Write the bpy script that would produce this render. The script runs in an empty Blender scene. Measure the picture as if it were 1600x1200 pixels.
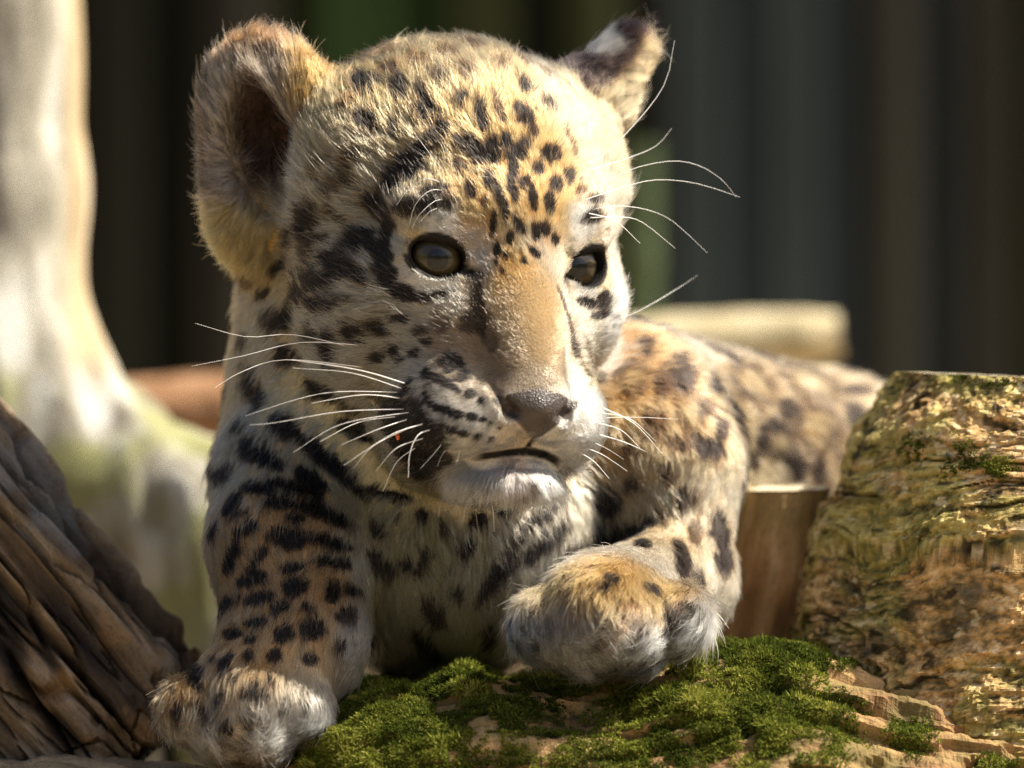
import bpy, math, random
import numpy as np
from mathutils import Vector, Matrix
from mathutils.bvhtree import BVHTree

random.seed(7)
RNG = np.random.default_rng(11)
C = bpy.context.scene.collection
SC = bpy.context.scene

# ------------------------------------------------------------------ camera
S = 0.000225            # metres per photo pixel at the cub's head (frame 0.36 m wide)
D = 3.0 / S             # camera distance in the same units
Z0 = 0.235              # height of the optical axis above the ground
cam_d = bpy.data.cameras.new('camera'); cam = bpy.data.objects.new('camera', cam_d); C.objects.link(cam)
cam.location = (0, -3.0, Z0); cam.rotation_euler = (math.radians(90), 0, 0)
cam_d.sensor_width = 36.0; cam_d.lens = 300.0; cam_d.clip_start = 0.1; cam_d.clip_end = 400
cam_d.dof.use_dof = True; cam_d.dof.focus_distance = 3.0 - 0.004; cam_d.dof.aperture_fstop = 5.0
SC.camera = cam

# ------------------------------------------------------------------ sky + sun
SUN_AZ, SUN_EL = 95.0, 51.0      # azimuth from +Y (away from camera) towards +X, elevation
w = bpy.data.worlds.new('World'); SC.world = w; w.use_nodes = True
nt = w.node_tree; nt.nodes.clear()
sky = nt.nodes.new('ShaderNodeTexSky'); sky.sky_type = 'NISHITA'; sky.sun_disc = False; sky.dust_density = 4.0; sky.ozone_density = 0.6
sky.sun_elevation = math.radians(SUN_EL); sky.sun_rotation = math.radians(SUN_AZ)
bg = nt.nodes.new('ShaderNodeBackground'); bg.inputs['Strength'].default_value = 0.075
wo = nt.nodes.new('ShaderNodeOutputWorld')
nt.links.new(sky.outputs[0], bg.inputs[0]); nt.links.new(bg.outputs[0], wo.inputs[0])
sl = bpy.data.lights.new('sun', 'SUN'); sl.energy = 4.5; sl.angle = math.radians(0.5); sl.color = (1.0, 0.93, 0.80)
so = bpy.data.objects.new('sun', sl); C.objects.link(so)
az, el = math.radians(SUN_AZ), math.radians(SUN_EL)
TO_SUN = Vector((math.sin(az) * math.cos(el), math.cos(az) * math.cos(el), math.sin(el)))
so.rotation_euler = TO_SUN.to_track_quat('Z', 'Y').to_euler(); so.location = (1, 0, 2)
SC.view_settings.view_transform = 'Standard'; SC.view_settings.look = 'None'
SC.view_settings.exposure = 1.2; SC.view_settings.gamma = 1.0
SC.cycles.use_denoising = True; SC.cycles.denoising_prefilter = 'NONE'
SC.cycles.max_bounces = 4; SC.cycles.transparent_max_bounces = 12
SC.cycles_curves.shape = 'RIBBONS'

# ------------------------------------------------------------------ helpers
def P(px, py, d=0.0):
    """photo pixel + depth behind the head plane (same units) -> model units"""
    k = 1 + d / D
    return np.array([(px - 800) * k, d, (600 - py) * k], dtype=np.float64)
def W(p):
    """model units -> metres"""
    p = np.asarray(p, dtype=np.float64) * S
    p = p.copy(); p[..., 2] += Z0
    return p
def proj(p):
    """model units -> photo pixels"""
    k = 1 + p[:, 1] / D
    return np.stack([p[:, 0] / k + 800, 600 - p[:, 2] / k], 1)

def _hash(ix, iy, iz, seed):
    h = (ix.astype(np.uint32) * np.uint32(374761393) + iy.astype(np.uint32) * np.uint32(668265263)
         + iz.astype(np.uint32) * np.uint32(2147483647) + np.uint32((seed * 144665 + 7919) & 0xffffffff))
    h = (h ^ (h >> np.uint32(13))) * np.uint32(1274126177)
    h = (h ^ (h >> np.uint32(16))) * np.uint32(2246822519)
    h = h ^ (h >> np.uint32(15))
    return h
def hash01(ix, iy, iz, seed=0):
    return _hash(ix, iy, iz, seed).astype(np.float32) / np.float32(4294967295.0)
def vnoise(p, scale, seed=0):
    """smooth value noise in -1..1; p (N,3)"""
    q = p / scale
    i = np.floor(q).astype(np.int64); f = (q - i).astype(np.float32)
    f = f * f * f * (f * (f * 6 - 15) + 10)
    i = i.astype(np.int32)
    out = 0
    for dx in (0, 1):
        wx = f[:, 0] if dx else 1 - f[:, 0]
        for dy in (0, 1):
            wy = f[:, 1] if dy else 1 - f[:, 1]
            for dz in (0, 1):
                wz = f[:, 2] if dz else 1 - f[:, 2]
                out = out + wx * wy * wz * hash01(i[:, 0] + dx, i[:, 1] + dy, i[:, 2] + dz, seed)
    return out * 2 - 1
def fbm(p, scale, octaves=4, seed=0, gain=0.5):
    a, t, n = 1.0, 0, 0
    for o in range(octaves):
        t = t + a * vnoise(p, scale / 2 ** o, seed + o * 17); n += a; a *= gain
    return t / n
def norm(v):
    return v / np.maximum(np.linalg.norm(v, axis=-1, keepdims=True), 1e-9)
def sstep(a, b, x):
    t = np.clip((x - a) / (b - a), 0, 1); return t * t * (3 - 2 * t)

def tag(o, label=None, cat=None, group=None, kind=None):
    if label: o['label'] = label
    if cat: o['category'] = cat
    if group: o['group'] = group
    if kind: o['kind'] = kind
    return o
def empty(name, loc=(0, 0, 0)):
    o = bpy.data.objects.new(name, None); o.location = loc; o.empty_display_size = 0.02; C.objects.link(o); return o
def mesh_obj(name, verts, faces, mat=None, parent=None, smooth=True, origin=None):
    me = bpy.data.meshes.new(name)
    v = np.asarray(verts, dtype=np.float64)
    if origin is not None: v = v - np.asarray(origin)
    if isinstance(faces, np.ndarray):
        n, k = faces.shape
        me.vertices.add(len(v)); me.vertices.foreach_set('co', v.astype(np.float32).ravel())
        me.loops.add(n * k); me.loops.foreach_set('vertex_index', faces.astype(np.int32).ravel())
        me.polygons.add(n); me.polygons.foreach_set('loop_start', np.arange(0, n * k, k, dtype=np.int32))
        me.update(calc_edges=True); me.validate()
    else:
        me.from_pydata([tuple(a) for a in v], [], faces); me.update()
    me.polygons.foreach_set('use_smooth', [smooth] * len(me.polygons))
    o = bpy.data.objects.new(name, me); C.objects.link(o)
    if origin is not None: o.location = tuple(origin)
    if mat: me.materials.append(mat)
    if parent is not None:
        o.parent = parent
        o.location = Vector(o.location) - parent.matrix_basis.translation if parent.parent is None else Vector(o.location) - parent.matrix_basis.translation - parent.parent.matrix_basis.translation
    return o
def col_attr(o, name, rgb):
    a = o.data.attributes.new(name, 'FLOAT_COLOR', 'POINT')
    rgba = np.ones((len(rgb), 4), dtype=np.float32); rgba[:, :3] = rgb
    a.data.foreach_set('color', rgba.ravel())
def flt_attr(o, name, val):
    a = o.data.attributes.new(name, 'FLOAT', 'POINT'); a.data.foreach_set('value', val.astype(np.float32))

class NT:
    """small node-tree writer"""
    def __init__(self, name):
        self.m = bpy.data.materials.new(name); self.m.use_nodes = True
        self.t = self.m.node_tree; self.t.nodes.clear()
        self.out = self.t.nodes.new('ShaderNodeOutputMaterial')
    def n(self, kind, ins=None, **props):
        nd = self.t.nodes.new(kind)
        for k, v in props.items(): setattr(nd, k, v)
        for k, v in (ins or {}).items():
            s = nd.inputs[k]
            if hasattr(v, 'is_output') or isinstance(v, bpy.types.NodeSocket): self.t.links.new(v, s)
            else: s.default_value = v
        return nd
    def ramp(self, fac, stops, interp='LINEAR'):
        nd = self.t.nodes.new('ShaderNodeValToRGB'); cr = nd.color_ramp; cr.interpolation = interp
        while len(cr.elements) < len(stops): cr.elements.new(0.5)
        for e, (pos, c) in zip(cr.elements, stops):
            e.position = pos; e.color = (*c, 1) if len(c) == 3 else c
        self.t.links.new(fac, nd.inputs[0]); return nd.outputs[0]
    def mix(self, fac, a, b, blend='MIX'):
        nd = self.t.nodes.new('ShaderNodeMix'); nd.data_type = 'RGBA'; nd.blend_type = blend
        for s, v in ((nd.inputs[0], fac), (nd.inputs[6], a), (nd.inputs[7], b)):
            if isinstance(v, bpy.types.NodeSocket): self.t.links.new(v, s)
            else: s.default_value = v if not isinstance(v, tuple) or len(v) == 4 else (*v, 1)
        return nd.outputs[2]
    def math(self, op, a, b=0.0, clamp=False):
        nd = self.t.nodes.new('ShaderNodeMath'); nd.operation = op; nd.use_clamp = clamp
        for s, v in ((nd.inputs[0], a), (nd.inputs[1], b)):
            if isinstance(v, bpy.types.NodeSocket): self.t.links.new(v, s)
            else: s.default_value = v
        return nd.outputs[0]
    def surf(self, s):
        self.t.links.new(s, self.out.inputs[0]); return self.m
# ================================================================== the cub's body: an implicit surface, one continuous mesh
TH, RO = math.radians(27.0), math.radians(3.0)
hR = np.array([math.cos(TH) * math.cos(RO), math.sin(TH), -math.sin(RO)])
hF = np.array([math.sin(TH), -math.cos(TH), 0.0]); hR = hR - hF * hR.dot(hF); hR /= np.linalg.norm(hR)
hU = np.cross(hR, -hF) ; hU = hU if hU[2] > 0 else -hU
HC = P(700, 350, 200)
def L(r, f, u): return HC + hR * r + hF * f + hU * u
HM = np.stack([hR, hF, hU])            # rows: local axes
I3 = np.eye(3)
def rot_axes(a, up_hint=(0, 0, 1)):
    """rows: x', y', z' with z' along a"""
    z = np.asarray(a, float); z = z / np.linalg.norm(z)
    h = np.asarray(up_hint, float); x = np.cross(h, z); x /= np.linalg.norm(x)
    return np.stack([x, np.cross(z, x), z])

PR = []   # (op, kind, data, k, group)
def ell(c, r, k=30, g='head', M=I3, op='add'): PR.append((op, 'e', (np.asarray(c, float), np.asarray(r, float), M), k, g))
def cone(a, b, ra, rb, k=30, g='head', op='add'): PR.append((op, 'c', (np.asarray(a, float), np.asarray(b, float), ra, rb), k, g))

# torso / neck / limbs -------------------------------------------------
cone(P(940, 700, 470), P(1240, 735, 1000), 205, 165, 80, 'torso')
ell(P(1310, 750, 1060), (175, 190, 168), 60, 'torso')
cone(P(1330, 880, 900), P(1240, 960, 760), 95, 60, 40, 'torso')      # folded hind leg, behind the stump
cone(P(1400, 880, 1150), P(1560, 960, 1100), 40, 32, 40, 'torso')    # tail, behind the stump
cone(P(600, 420, 345), P(570, 720, 350), 222, 228, 80, 'neck')
ell(P(690, 850, 300), (255, 190, 215), 70, 'chest')
ell(P(960, 725, 420), (185, 150, 190), 60, 'rshoulder')
cone(P(448, 755, 230), P(450, 850, 150), 112, 116, 60, 'lleg')
cone(P(450, 850, 150), P(464, 985, 75), 116, 106, 40, 'lleg')
cone(P(464, 985, 75), P(405, 1085, -5), 106, 98, 40, 'lleg')
# left paw
ell(P(388, 1092, -15), (122, 95, 80), 30, 'lleg', rot_axes((-.35, -.1, .9)))
for x, y, d, r in ((300, 1108, -35, 52), (345, 1138, -62, 54), (410, 1143, -70, 54), (466, 1102, -48, 52)):
    ell(P(x, y, d), (r, r * 1.15, r), 24, 'lleg')
# right foreleg
cone(P(1045, 750, 330), P(1072, 920, 250), 108, 66, 60, 'rleg')
cone(P(1060, 900, 240), P(965, 955, 30), 82, 88, 40, 'rleg')
ell(P(946, 958, 5), (164, 98, 88), 30, 'rleg', rot_axes((.08, 0, 1)))
for x, y, d, r in ((856, 978, -30, 56), (922, 994, -48, 58), (994, 992, -46, 58), (1056, 966, -14, 54)):
    ell(P(x, y, d), (r, r * 1.15, r), 26, 'rleg')

# head -----------------------------------------------------------------
ell(L(0, -15, 32), (268, 262, 260), 40, 'head', HM)
for s in (-1, 1):
    ell(L(s * 118, 45, -140), (128, 150, 145), 60, 'head', HM)
    ell(L(s * 98, 195, 8), (80, 55, 45), 50, 'head', HM)             # brow
    ell(L(s * 82, 180, -165), (72, 78, 90), 60, 'head', HM)          # below the eye
    ell(L(s * 150, 110, -110), (82, 95, 75), 60, 'head', HM)         # cheekbone
    ell(L(s * 200, 0, 95), (84, 120, 115), 60, 'head', HM)           # temple
cone(L(0, 200, -10), L(0, 286, -252), 76, 64, 60, 'head')            # bridge
ell(L(0, 314, -288), (76, 44, 42), 22, 'head', HM)                   # nose tip
cone(L(0, 338, -294), L(0, 336, -326), 24, 10, 18, 'head')
for s in (-1, 1):
    ell(L(s * 58, 268, -322), (80, 62, 50), 34, 'head', HM)          # whisker pads
    ell(L(s * 100, 205, -300), (72, 85, 75), 60, 'head', HM)
ell(L(-4, 238, -397), (92, 70, 40), 14, 'head', HM)                  # chin
ell(L(0, 120, -330), (150, 165, 100), 40, 'head', HM)                # jaw
# eyes: lid dome, then the opening is carved
EYES = []
for s in (-1, 1):
    ec = L(s * 115, 186, -64)
    gaze = norm(hF * 1.0 + hR * (s * 0.34) + hU * 0.02)
    EYES.append((ec, gaze, s))
    ell(ec, (60, 60, 56), 34, 'head', HM)
EYE_AX = []
for ec, gaze, s in EYES:
    x_in = -s * hR - gaze * (-s * hR).dot(gaze); x_in = norm(x_in)   # towards the nose
    up = norm(np.cross(gaze, x_in)); up = up if up[2] > 0 else -up
    ca, sa = math.cos(math.radians(-16)), math.sin(math.radians(-16))
    ax, ay = x_in * ca + up * sa, up * ca - x_in * sa                # inner corner dips
    EYE_AX.append((ax, ay))
    ell(ec + gaze * 55, (43, 30, 70), 6, 'head', np.stack([ax, ay, gaze]), 'sub')
    cone(ec + gaze * 58 + ax * 34 - ay * 4, ec + gaze * 50 + ax * 58 - ay * 10, 12, 5, 8, 'head', 'sub')   # tear corner
    tl = math.radians(6); lx, ly = ax * math.cos(tl) + ay * math.sin(tl), ay * math.cos(tl) - ax * math.sin(tl)
    ell(ec + gaze * 46 + ay * 33 - ax * 2, (54, 12, 17), 8, 'head', np.stack([lx, ly, gaze]))                # upper lid
    ell(ec + gaze * 30 + ay * 52 - ax * 4, (66, 20, 26), 24, 'head', np.stack([lx, ly, gaze]))               # brow roll
# nostrils, mouth slit, philtrum
for s in (-1, 1):
    cone(L(s * 30, 368, -312), L(s * 48, 338, -298), 8, 12, 7, 'head', 'sub')
    cone(L(s * 50, 350, -296), L(s * 70, 318, -258), 8, 4, 8, 'head', 'sub')
cone(L(0, 352, -334), L(0, 340, -362), 3.5, 5, 7, 'head', 'sub')
MOUTH = [(-100, 268, -378), (-66, 300, -370), (-30, 318, -363), (4, 326, -358), (34, 318, -362), (66, 296, -372), (92, 262, -382)]
for i, (a_, b_) in enumerate(zip(MOUTH[:-1], MOUTH[1:])):
    ra, rb = ((3, 4), (4, 6), (6, 7), (7, 6), (6, 4), (4, 3))[i]
    cone(L(*a_), L(*b_), ra, rb, 9, 'head', 'sub')
    if i in (2, 3): cone(L(a_[0], a_[1] - 22, a_[2]), L(b_[0], b_[1] - 22, b_[2]), 6, 6, 6, 'head', 'sub')
# ears
ear_ax = norm(P(400, 40, 0) - P(448, 350, 0))
ex = np.array([.80, -.60, 0.0]); ex = norm(ex - ear_ax * ex.dot(ear_ax)); ey = np.cross(ear_ax, ex)
if ey[1] < 0: ey = -ey
EL_M = np.stack([ex, ey, ear_ax]); EAR_C = P(421, 198, 150)
ell(EAR_C, (126, 60, 146), 40, 'ear', EL_M)
ell(P(400, 330, 230), (62, 80, 90), 60, 'ear', EL_M)
EAR_H = EAR_C + ex * 26 - ey * 60 - ear_ax * 40; EAR_HR = np.array([60., 82., 110.])
ell(EAR_H, EAR_HR, 24, 'ear', EL_M, 'sub')
ax2 = norm(P(1012, 40, 0) - P(905, 170, 0))
yy = norm(np.array([-0.6, 0.8, 0.0]) - ax2 * np.dot([-0.6, 0.8, 0], ax2)); xx = np.cross(yy, ax2)
ER_M = np.stack([xx, yy, ax2]); ER_C = P(950, 120, 300)
cone(P(880, 172, 270), P(978, 72, 310), 52, 20, 60, 'earr')
cone(P(925, 192, 290), P(986, 90, 320), 36, 18, 40, 'earr')
cone(P(935, 168, 330), P(972, 98, 350), 38, 20, 40, 'earr')
ell(P(1006, 152, 385), (40, 62, 80), 14, 'earr', ER_M, 'sub')

# grid -----------------------------------------------------------------
VX = 4.0
GMIN = np.array([180., -260., -680.]) ; GMIN = np.array([-570., -260., -640.]); GMAX = np.array([850., 1300., 600.])
dims = np.ceil((GMAX - GMIN) / VX).astype(int)
FAR = 48.0
F_ = np.full(dims, FAR, dtype=np.float32)
axc = [(GMIN[i] + np.arange(dims[i]) * VX).astype(np.float32) for i in range(3)]
def prim_dist(kind, data, x, y, z):
    if kind == 'e':
        c, r, M = data
        px, py, pz = x - np.float32(c[0]), y - np.float32(c[1]), z - np.float32(c[2])
        if M is I3: q = (px, py, pz)
        else: q = [np.float32(M[i, 0]) * px + np.float32(M[i, 1]) * py + np.float32(M[i, 2]) * pz for i in range(3)]
        a = [q[i] * np.float32(1 / r[i]) for i in range(3)]
        k0 = np.sqrt(a[0] * a[0] + a[1] * a[1] + a[2] * a[2])
        b = [a[i] * np.float32(1 / r[i]) for i in range(3)]
        k1 = np.sqrt(b[0] * b[0] + b[1] * b[1] + b[2] * b[2]) + np.float32(1e-6)
        return k0 * (k0 - 1) / k1
    a, b, ra, rb = data
    ba = b - a; L2 = ba.dot(ba)
    px, py, pz = x - np.float32(a[0]), y - np.float32(a[1]), z - np.float32(a[2])
    h = np.clip((px * np.float32(ba[0]) + py * np.float32(ba[1]) + pz * np.float32(ba[2])) / np.float32(L2), 0, 1)
    dx, dy, dz = px - h * np.float32(ba[0]), py - h * np.float32(ba[1]), pz - h * np.float32(ba[2])
    return np.sqrt(dx * dx + dy * dy + dz * dz) - (np.float32(ra) + h * np.float32(rb - ra))
def smin(a, b, k):
    h = np.clip(0.5 + 0.5 * (b - a) / k, 0, 1)
    return b + (a - b) * h - k * h * (1 - h)
for op, kind, data, k, g in PR:
    if kind == 'e': lo, hi = data[0] - data[1].max(), data[0] + data[1].max()
    else: lo, hi = np.minimum(data[0] - data[2], data[1] - data[3]), np.maximum(data[0] + data[2], data[1] + data[3])
    m = FAR + 4 if op == 'add' else k + 4
    i0 = np.clip(np.floor((lo - m - GMIN) / VX).astype(int), 0, dims); i1 = np.clip(np.ceil((hi + m - GMIN) / VX).astype(int), 0, dims)
    sl_ = tuple(slice(i0[i], i1[i]) for i in range(3))
    x, y, z = axc[0][sl_[0]][:, None, None], axc[1][sl_[1]][None, :, None], axc[2][sl_[2]][None, None, :]
    d = prim_dist(kind, data, x, y, z).astype(np.float32)
    F_[sl_] = smin(F_[sl_], d, np.float32(k)) if op == 'add' else -smin(-F_[sl_], d, np.float32(k))

def surface_nets(F, gmin, h):
    ins = F < 0
    nx, ny, nz = F.shape
    cnt = np.zeros((nx - 1, ny - 1, nz - 1), np.uint8)
    for a in (0, 1):
        for b in (0, 1):
            for c in (0, 1): cnt += ins[a:nx - 1 + a, b:ny - 1 + b, c:nz - 1 + c]
    act = (cnt > 0) & (cnt < 8)
    ii = np.argwhere(act); idx = np.full(act.shape, -1, np.int32); idx[act] = np.arange(len(ii), dtype=np.int32)
    acc = np.zeros((len(ii), 3)); n = np.zeros(len(ii))
    cor = [(0,0,0),(1,0,0),(0,1,0),(1,1,0),(0,0,1),(1,0,1),(0,1,1),(1,1,1)]
    val = [F[ii[:, 0] + c[0], ii[:, 1] + c[1], ii[:, 2] + c[2]] for c in cor]
    for a in range(8):
        for b in range(a + 1, 8):
            df = [cor[b][j] - cor[a][j] for j in range(3)]
            if sum(map(abs, df)) != 1: continue
            va, vb = val[a], val[b]; m = (va < 0) != (vb < 0)
            t = np.where(m, va / np.where(m, va - vb, 1), 0)
            for j in range(3): acc[:, j] += np.where(m, cor[a][j] + t * df[j], 0)
            n += m
    V = (ii + acc / n[:, None]) * h + gmin
    faces = []
    for ax in range(3):
        o1, o2 = [(1, 2), (2, 0), (0, 1)][ax]
        A = [slice(None)] * 3; B = [slice(None)] * 3
        A[ax] = slice(0, -1); B[ax] = slice(1, None)
        ch = ins[tuple(A)] != ins[tuple(B)]
        e = np.argwhere(ch)
        e = e[(e[:, o1] > 0) & (e[:, o2] > 0) & (e[:, o1] < F.shape[o1] - 1) & (e[:, o2] < F.shape[o2] - 1)]
        flip = ins[e[:, 0], e[:, 1], e[:, 2]]
        def at(d1, d2):
            q = e.copy(); q[:, o1] += d1; q[:, o2] += d2
            return idx[q[:, 0], q[:, 1], q[:, 2]]
        q = np.stack([at(-1, -1), at(0, -1), at(0, 0), at(-1, 0)], 1)
        q[~flip] = q[~flip][:, ::-1]
        faces.append(q)
    return V, np.concatenate(faces)
def fsample(p):
    q = (p - GMIN) / VX; i = np.clip(np.floor(q).astype(int), 0, dims - 2); f = q - i
    o = 0
    for a in (0, 1):
        for b in (0, 1):
            for c in (0, 1):
                wt = (f[:, 0] if a else 1 - f[:, 0]) * (f[:, 1] if b else 1 - f[:, 1]) * (f[:, 2] if c else 1 - f[:, 2])
                o = o + wt * F_[i[:, 0] + a, i[:, 1] + b, i[:, 2] + c]
    return o
def fgrad(p, e=3.0):
    g = np.stack([fsample(p + np.eye(3)[i] * e) - fsample(p - np.eye(3)[i] * e) for i in range(3)], 1)
    return norm(g)
BV, BF = surface_nets(F_, GMIN, VX)
BN = fgrad(BV)
BV = BV - BN * np.clip(fsample(BV), -3, 3)[:, None] * 0.8
BN = fgrad(BV)
GROUPS = ['torso', 'neck', 'chest', 'rshoulder', 'lleg', 'rleg', 'head', 'ear', 'earr']
def group_dist(p):
    out = np.full((len(GROUPS), len(p)), 1e3, np.float32)
    x, y, z = p[:, 0].astype(np.float32), p[:, 1].astype(np.float32), p[:, 2].astype(np.float32)
    for op, kind, data, k, g in PR:
        if op != 'add': continue
        gi = GROUPS.index(g); out[gi] = np.minimum(out[gi], prim_dist(kind, data, x, y, z))
    return out
BG = group_dist(BV).argmin(0)
# ================================================================== coat: spots, colours, fur
bvh = BVHTree.FromPolygons([tuple(v) for v in BV.tolist()], BF.tolist())
def hit(px, py):
    o = Vector((0, -D, 0)); t = Vector(P(px, py, 0)) - o; t.normalize()
    loc, n, i, dist = bvh.ray_cast(o, t)
    return (np.array(loc), np.array(n)) if loc is not None else (None, None)

# dark marks (a leg fold and a toe gap too, their shade painted): centre x, centre y, half length, half width, angle (degrees, clockwise), strength   [photo pixels, landed on the surface]
SP_HEAD = """570 132 22 14 0 .9|627 142 12 22 10 .9|660 148 18 9 60 .8|690 125 14 9 0 .8|652 98 18 9 0 .45|561 101 20 9 -10 .5|600 84 20 8 0 .4
700 84 18 8 5 .4|640 66 14 8 0 .5|740 74 15 8 8 .5|782 102 11 8 20 .6|690 58 16 6 0 .4|612 112 12 9 0 .55|730 112 12 8 0 .6|855 122 12 7 25 .5|545 160 14 10 0 .5|820 100 12 7 25 .5|574 189 20 18 0 .9|616 200 8 14 0 .9|664 176 19 15 -40 .9|720 157 10 14 0 .9|752 182 24 8 70 .95|690 210 16 22 20 .9
730 226 21 13 10 1|749 246 12 14 0 1|769 237 12 20 0 1|778 169 22 6 65 .7|819 139 12 8 40 .9|817 181 17 11 45 .9|856 166 14 7 50 .8|831 205 12 8 45 .7
791 225 8 15 0 .9|806 241 16 12 0 .95|822 225 8 12 20 .8|862 241 15 12 20 .9|803 266 7 22 0 .95|841 266 10 9 0 .8|766 284 9 12 0 .95|780 303 7 16 -12 .95
800 288 6 16 0 .9|819 288 8 10 0 .8|833 309 6 18 -8 .95|867 291 11 12 0 .9|888 278 8 14 0 .8|858 319 6 16 -10 .9|788 328 6 18 -5 .95|771 352 5 18 8 .95
811 355 7 15 -22 .95|797 373 6 8 0 .9|776 389 6 10 0 .9|790 401 4 6 0 .8|837 362 7 12 -10 .9|850 359 8 9 0 .8|868 375 6 8 0 .8|835 395 10 5 45 .85
818 408 5 4 0 .8|785 423 4 5 0 .7|775 411 3 6 0 .7|891 225 4 20 -25 .5|805 306 6 12 0 .8|735 300 8 14 0 .8|720 262 10 12 0 .7|757 318 5 10 0 .6
633 260 46 16 -40 1|660 232 16 9 -20 .9|611 287 14 22 10 1|583 320 19 21 0 1|680 300 22 8 -8 .95|649 325 30 11 -8 .95|700 318 9 12 0 .7|607 352 11 22 10 1|600 392 13 28 4 1|605 428 13 22 -25 1
632 457 23 12 28 1|657 466 16 8 15 .9|685 462 16 6 -10 .7|640 410 4 14 -30 .8|480 345 13 28 10 .95|500 372 12 9 0 .8|527 289 26 10 -45 .6|500 262 22 9 -50 .5|548 250 20 10 -45 .6|455 372 8 16 10 .7|515 330 14 9 -30 .6|540 340 10 8 0 .5|470 430 9 8 0 .7|540 468 12 7 10 .7|490 520 10 14 0 .7|570 440 10 7 20 .6
560 380 27 20 0 1|532 413 34 19 25 1|500 440 22 18 0 1|507 477 26 10 5 .95|467 460 18 16 0 1|450 497 25 17 -55 1|410 460 9 9 0 .9|443 413 19 9 -40 .9|483 390 12 20 0 .6
385 437 9 14 0 .6|422 500 12 18 0 .7|520 543 12 28 0 1|557 520 14 14 0 .9|593 512 18 14 20 .95|625 497 13 7 15 .9|587 556 10 9 0 .85|615 547 10 9 -20 .95|652 552 8 7 0 .95
670 535 8 6 0 .9|632 563 7 4 0 .8|660 517 11 6 -10 .8|447 557 20 16 0 .95|505 612 32 15 15 1|397 607 38 13 72 1|443 667 30 13 35 1|503 712 56 10 38 .95|407 710 38 15 35 1
380 535 9 9 0 .7|358 552 9 8 0 .6|563 677 36 13 20 .85|477 742 18 9 20 .9|345 740 20 13 0 .95|373 667 11 8 0 .6|640 688 64 32 52 1|664 722 30 27 0 1|618 655 30 18 45 1|610 640 20 12 20 .9|600 620 20 8 10 .5
545 640 20 8 20 .5|690 500 12 16 0 .35|704 566 16 13 0 .9|726 587 8 8 0 .85|690 594 28 7 28 .9|669 584 9 8 0 .9|735 615 7 7 0 .9|752 626 5 5 0 .9|690 637 28 6 20 .95|716 647 9 6 20 .95
738 651 9 6 10 .95|755 655 6 4 0 .8|707 672 9 5 10 .9|724 677 8 5 10 .8|747 681 6 4 0 .7|768 686 5 4 0 .6|766 660 5 3 0 .5|780 668 4 3 0 .5|932 313 12 8 -15 .85|925 340 16 9 -10 .85
905 300 10 7 -30 .6|919 475 17 8 20 .9|943 469 9 15 15 .9|935 492 13 6 -10 .85|893 520 62 3 80 .6|918 552 24 3 75 .45|748 480 10 40 -8 .62|733 502 20 14 -30 .5|765 520 12 30 -10 .3|905 625 30 3 -55 .3|940 590 8 10 0 .35"""
SP_BODY = """364 788 9 20 25 .95|403 763 23 8 5 .95|435 785 23 9 2 1|460 810 15 6 5 .95|385 826 19 8 -25 1|449 840 29 15 15 1|362 871 10 23 22 1|403 871 18 7 -40 .95|393 904 22 10 -15 1
455 888 18 6 -6 .95|462 917 20 13 -5 1|520 925 11 15 -8 1|549 923 15 6 20 .95|403 935 24 9 -15 1|347 946 28 10 -25 1|315 968 14 8 -30 .9|437 950 15 9 -15 1|482 950 11 6 25 .9|487 981 21 16 15 1|401 973 16 7 -5 1
445 992 15 12 -20 1|362 990 13 8 -10 1|393 1000 9 6 -15 1|303 994 10 6 -10 .95|324 1004 18 8 -15 1|353 1037 9 16 22 1|389 1025 8 7 0 1|428 1025 11 8 -10 1|482 1031 12 8 10 1|530 1008 9 8 0 .9|541 962 15 12 0 .7
307 1054 14 18 -10 1|274 1046 8 10 0 .9|334 1029 5 4 0 .8|364 1062 6 5 0 .8|349 1083 6 4 0 .8|399 1083 20 11 20 1|307 1100 8 4 0 .8|278 1117 7 16 10 .7|420 1067 6 7 0 .7|320 1121 8 10 0 .6|353 1141 12 8 20 .7
270 1081 6 5 0 .8|374 804 13 4 -25 .7|335 830 6 14 10 .8|340 1100 6 5 0 .6|440 1110 10 7 20 .5|390 1130 8 10 0 .5|487 750 28 12 35 1|535 748 52 7 40 .85|457 762 42 7 18 .9|503 800 46 11 22 1|607 775 36 9 12 .95|661 808 9 8 0 .9
590 829 18 8 30 .75|618 812 7 5 0 .6|510 846 36 8 15 .9|524 879 26 7 12 .95|664 871 7 17 -10 .75|641 887 18 10 30 .85|693 829 6 10 0 .8|590 880 24 12 45 .9|676 952 27 12 55 .9|666 1008 30 9 45 .8
728 859 14 10 -15 .9|748 815 14 12 0 .9|790 803 16 8 -10 1|783 887 54 14 -57 1|850 803 46 8 -43 .95|850 850 50 11 -40 1|947 787 19 22 0 1|931 822 8 5 -10 .9|962 844 62 18 -22 1|1006 850 12 10 30 .95
714 925 8 14 -10 .7|764 994 11 20 0 .95|797 1044 11 16 0 .95|700 900 5 8 0 .5|956 906 11 5 20 .9|945 920 8 5 10 .9|1014 919 13 5 15 .9|889 903 4 3 0 .8|921 890 6 3 10 .5|944 1000 8 18 20 .6|1044 966 9 22 0 .8
1064 957 20 11 -10 .6|900 960 8 14 30 .35|862 985 8 14 30 .35|985 945 12 5 10 .5|1000 985 7 12 0 .4|838 1005 8 14 20 .4|905 1000 7 14 20 .4|970 970 10 6 20 .4"""
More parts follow.
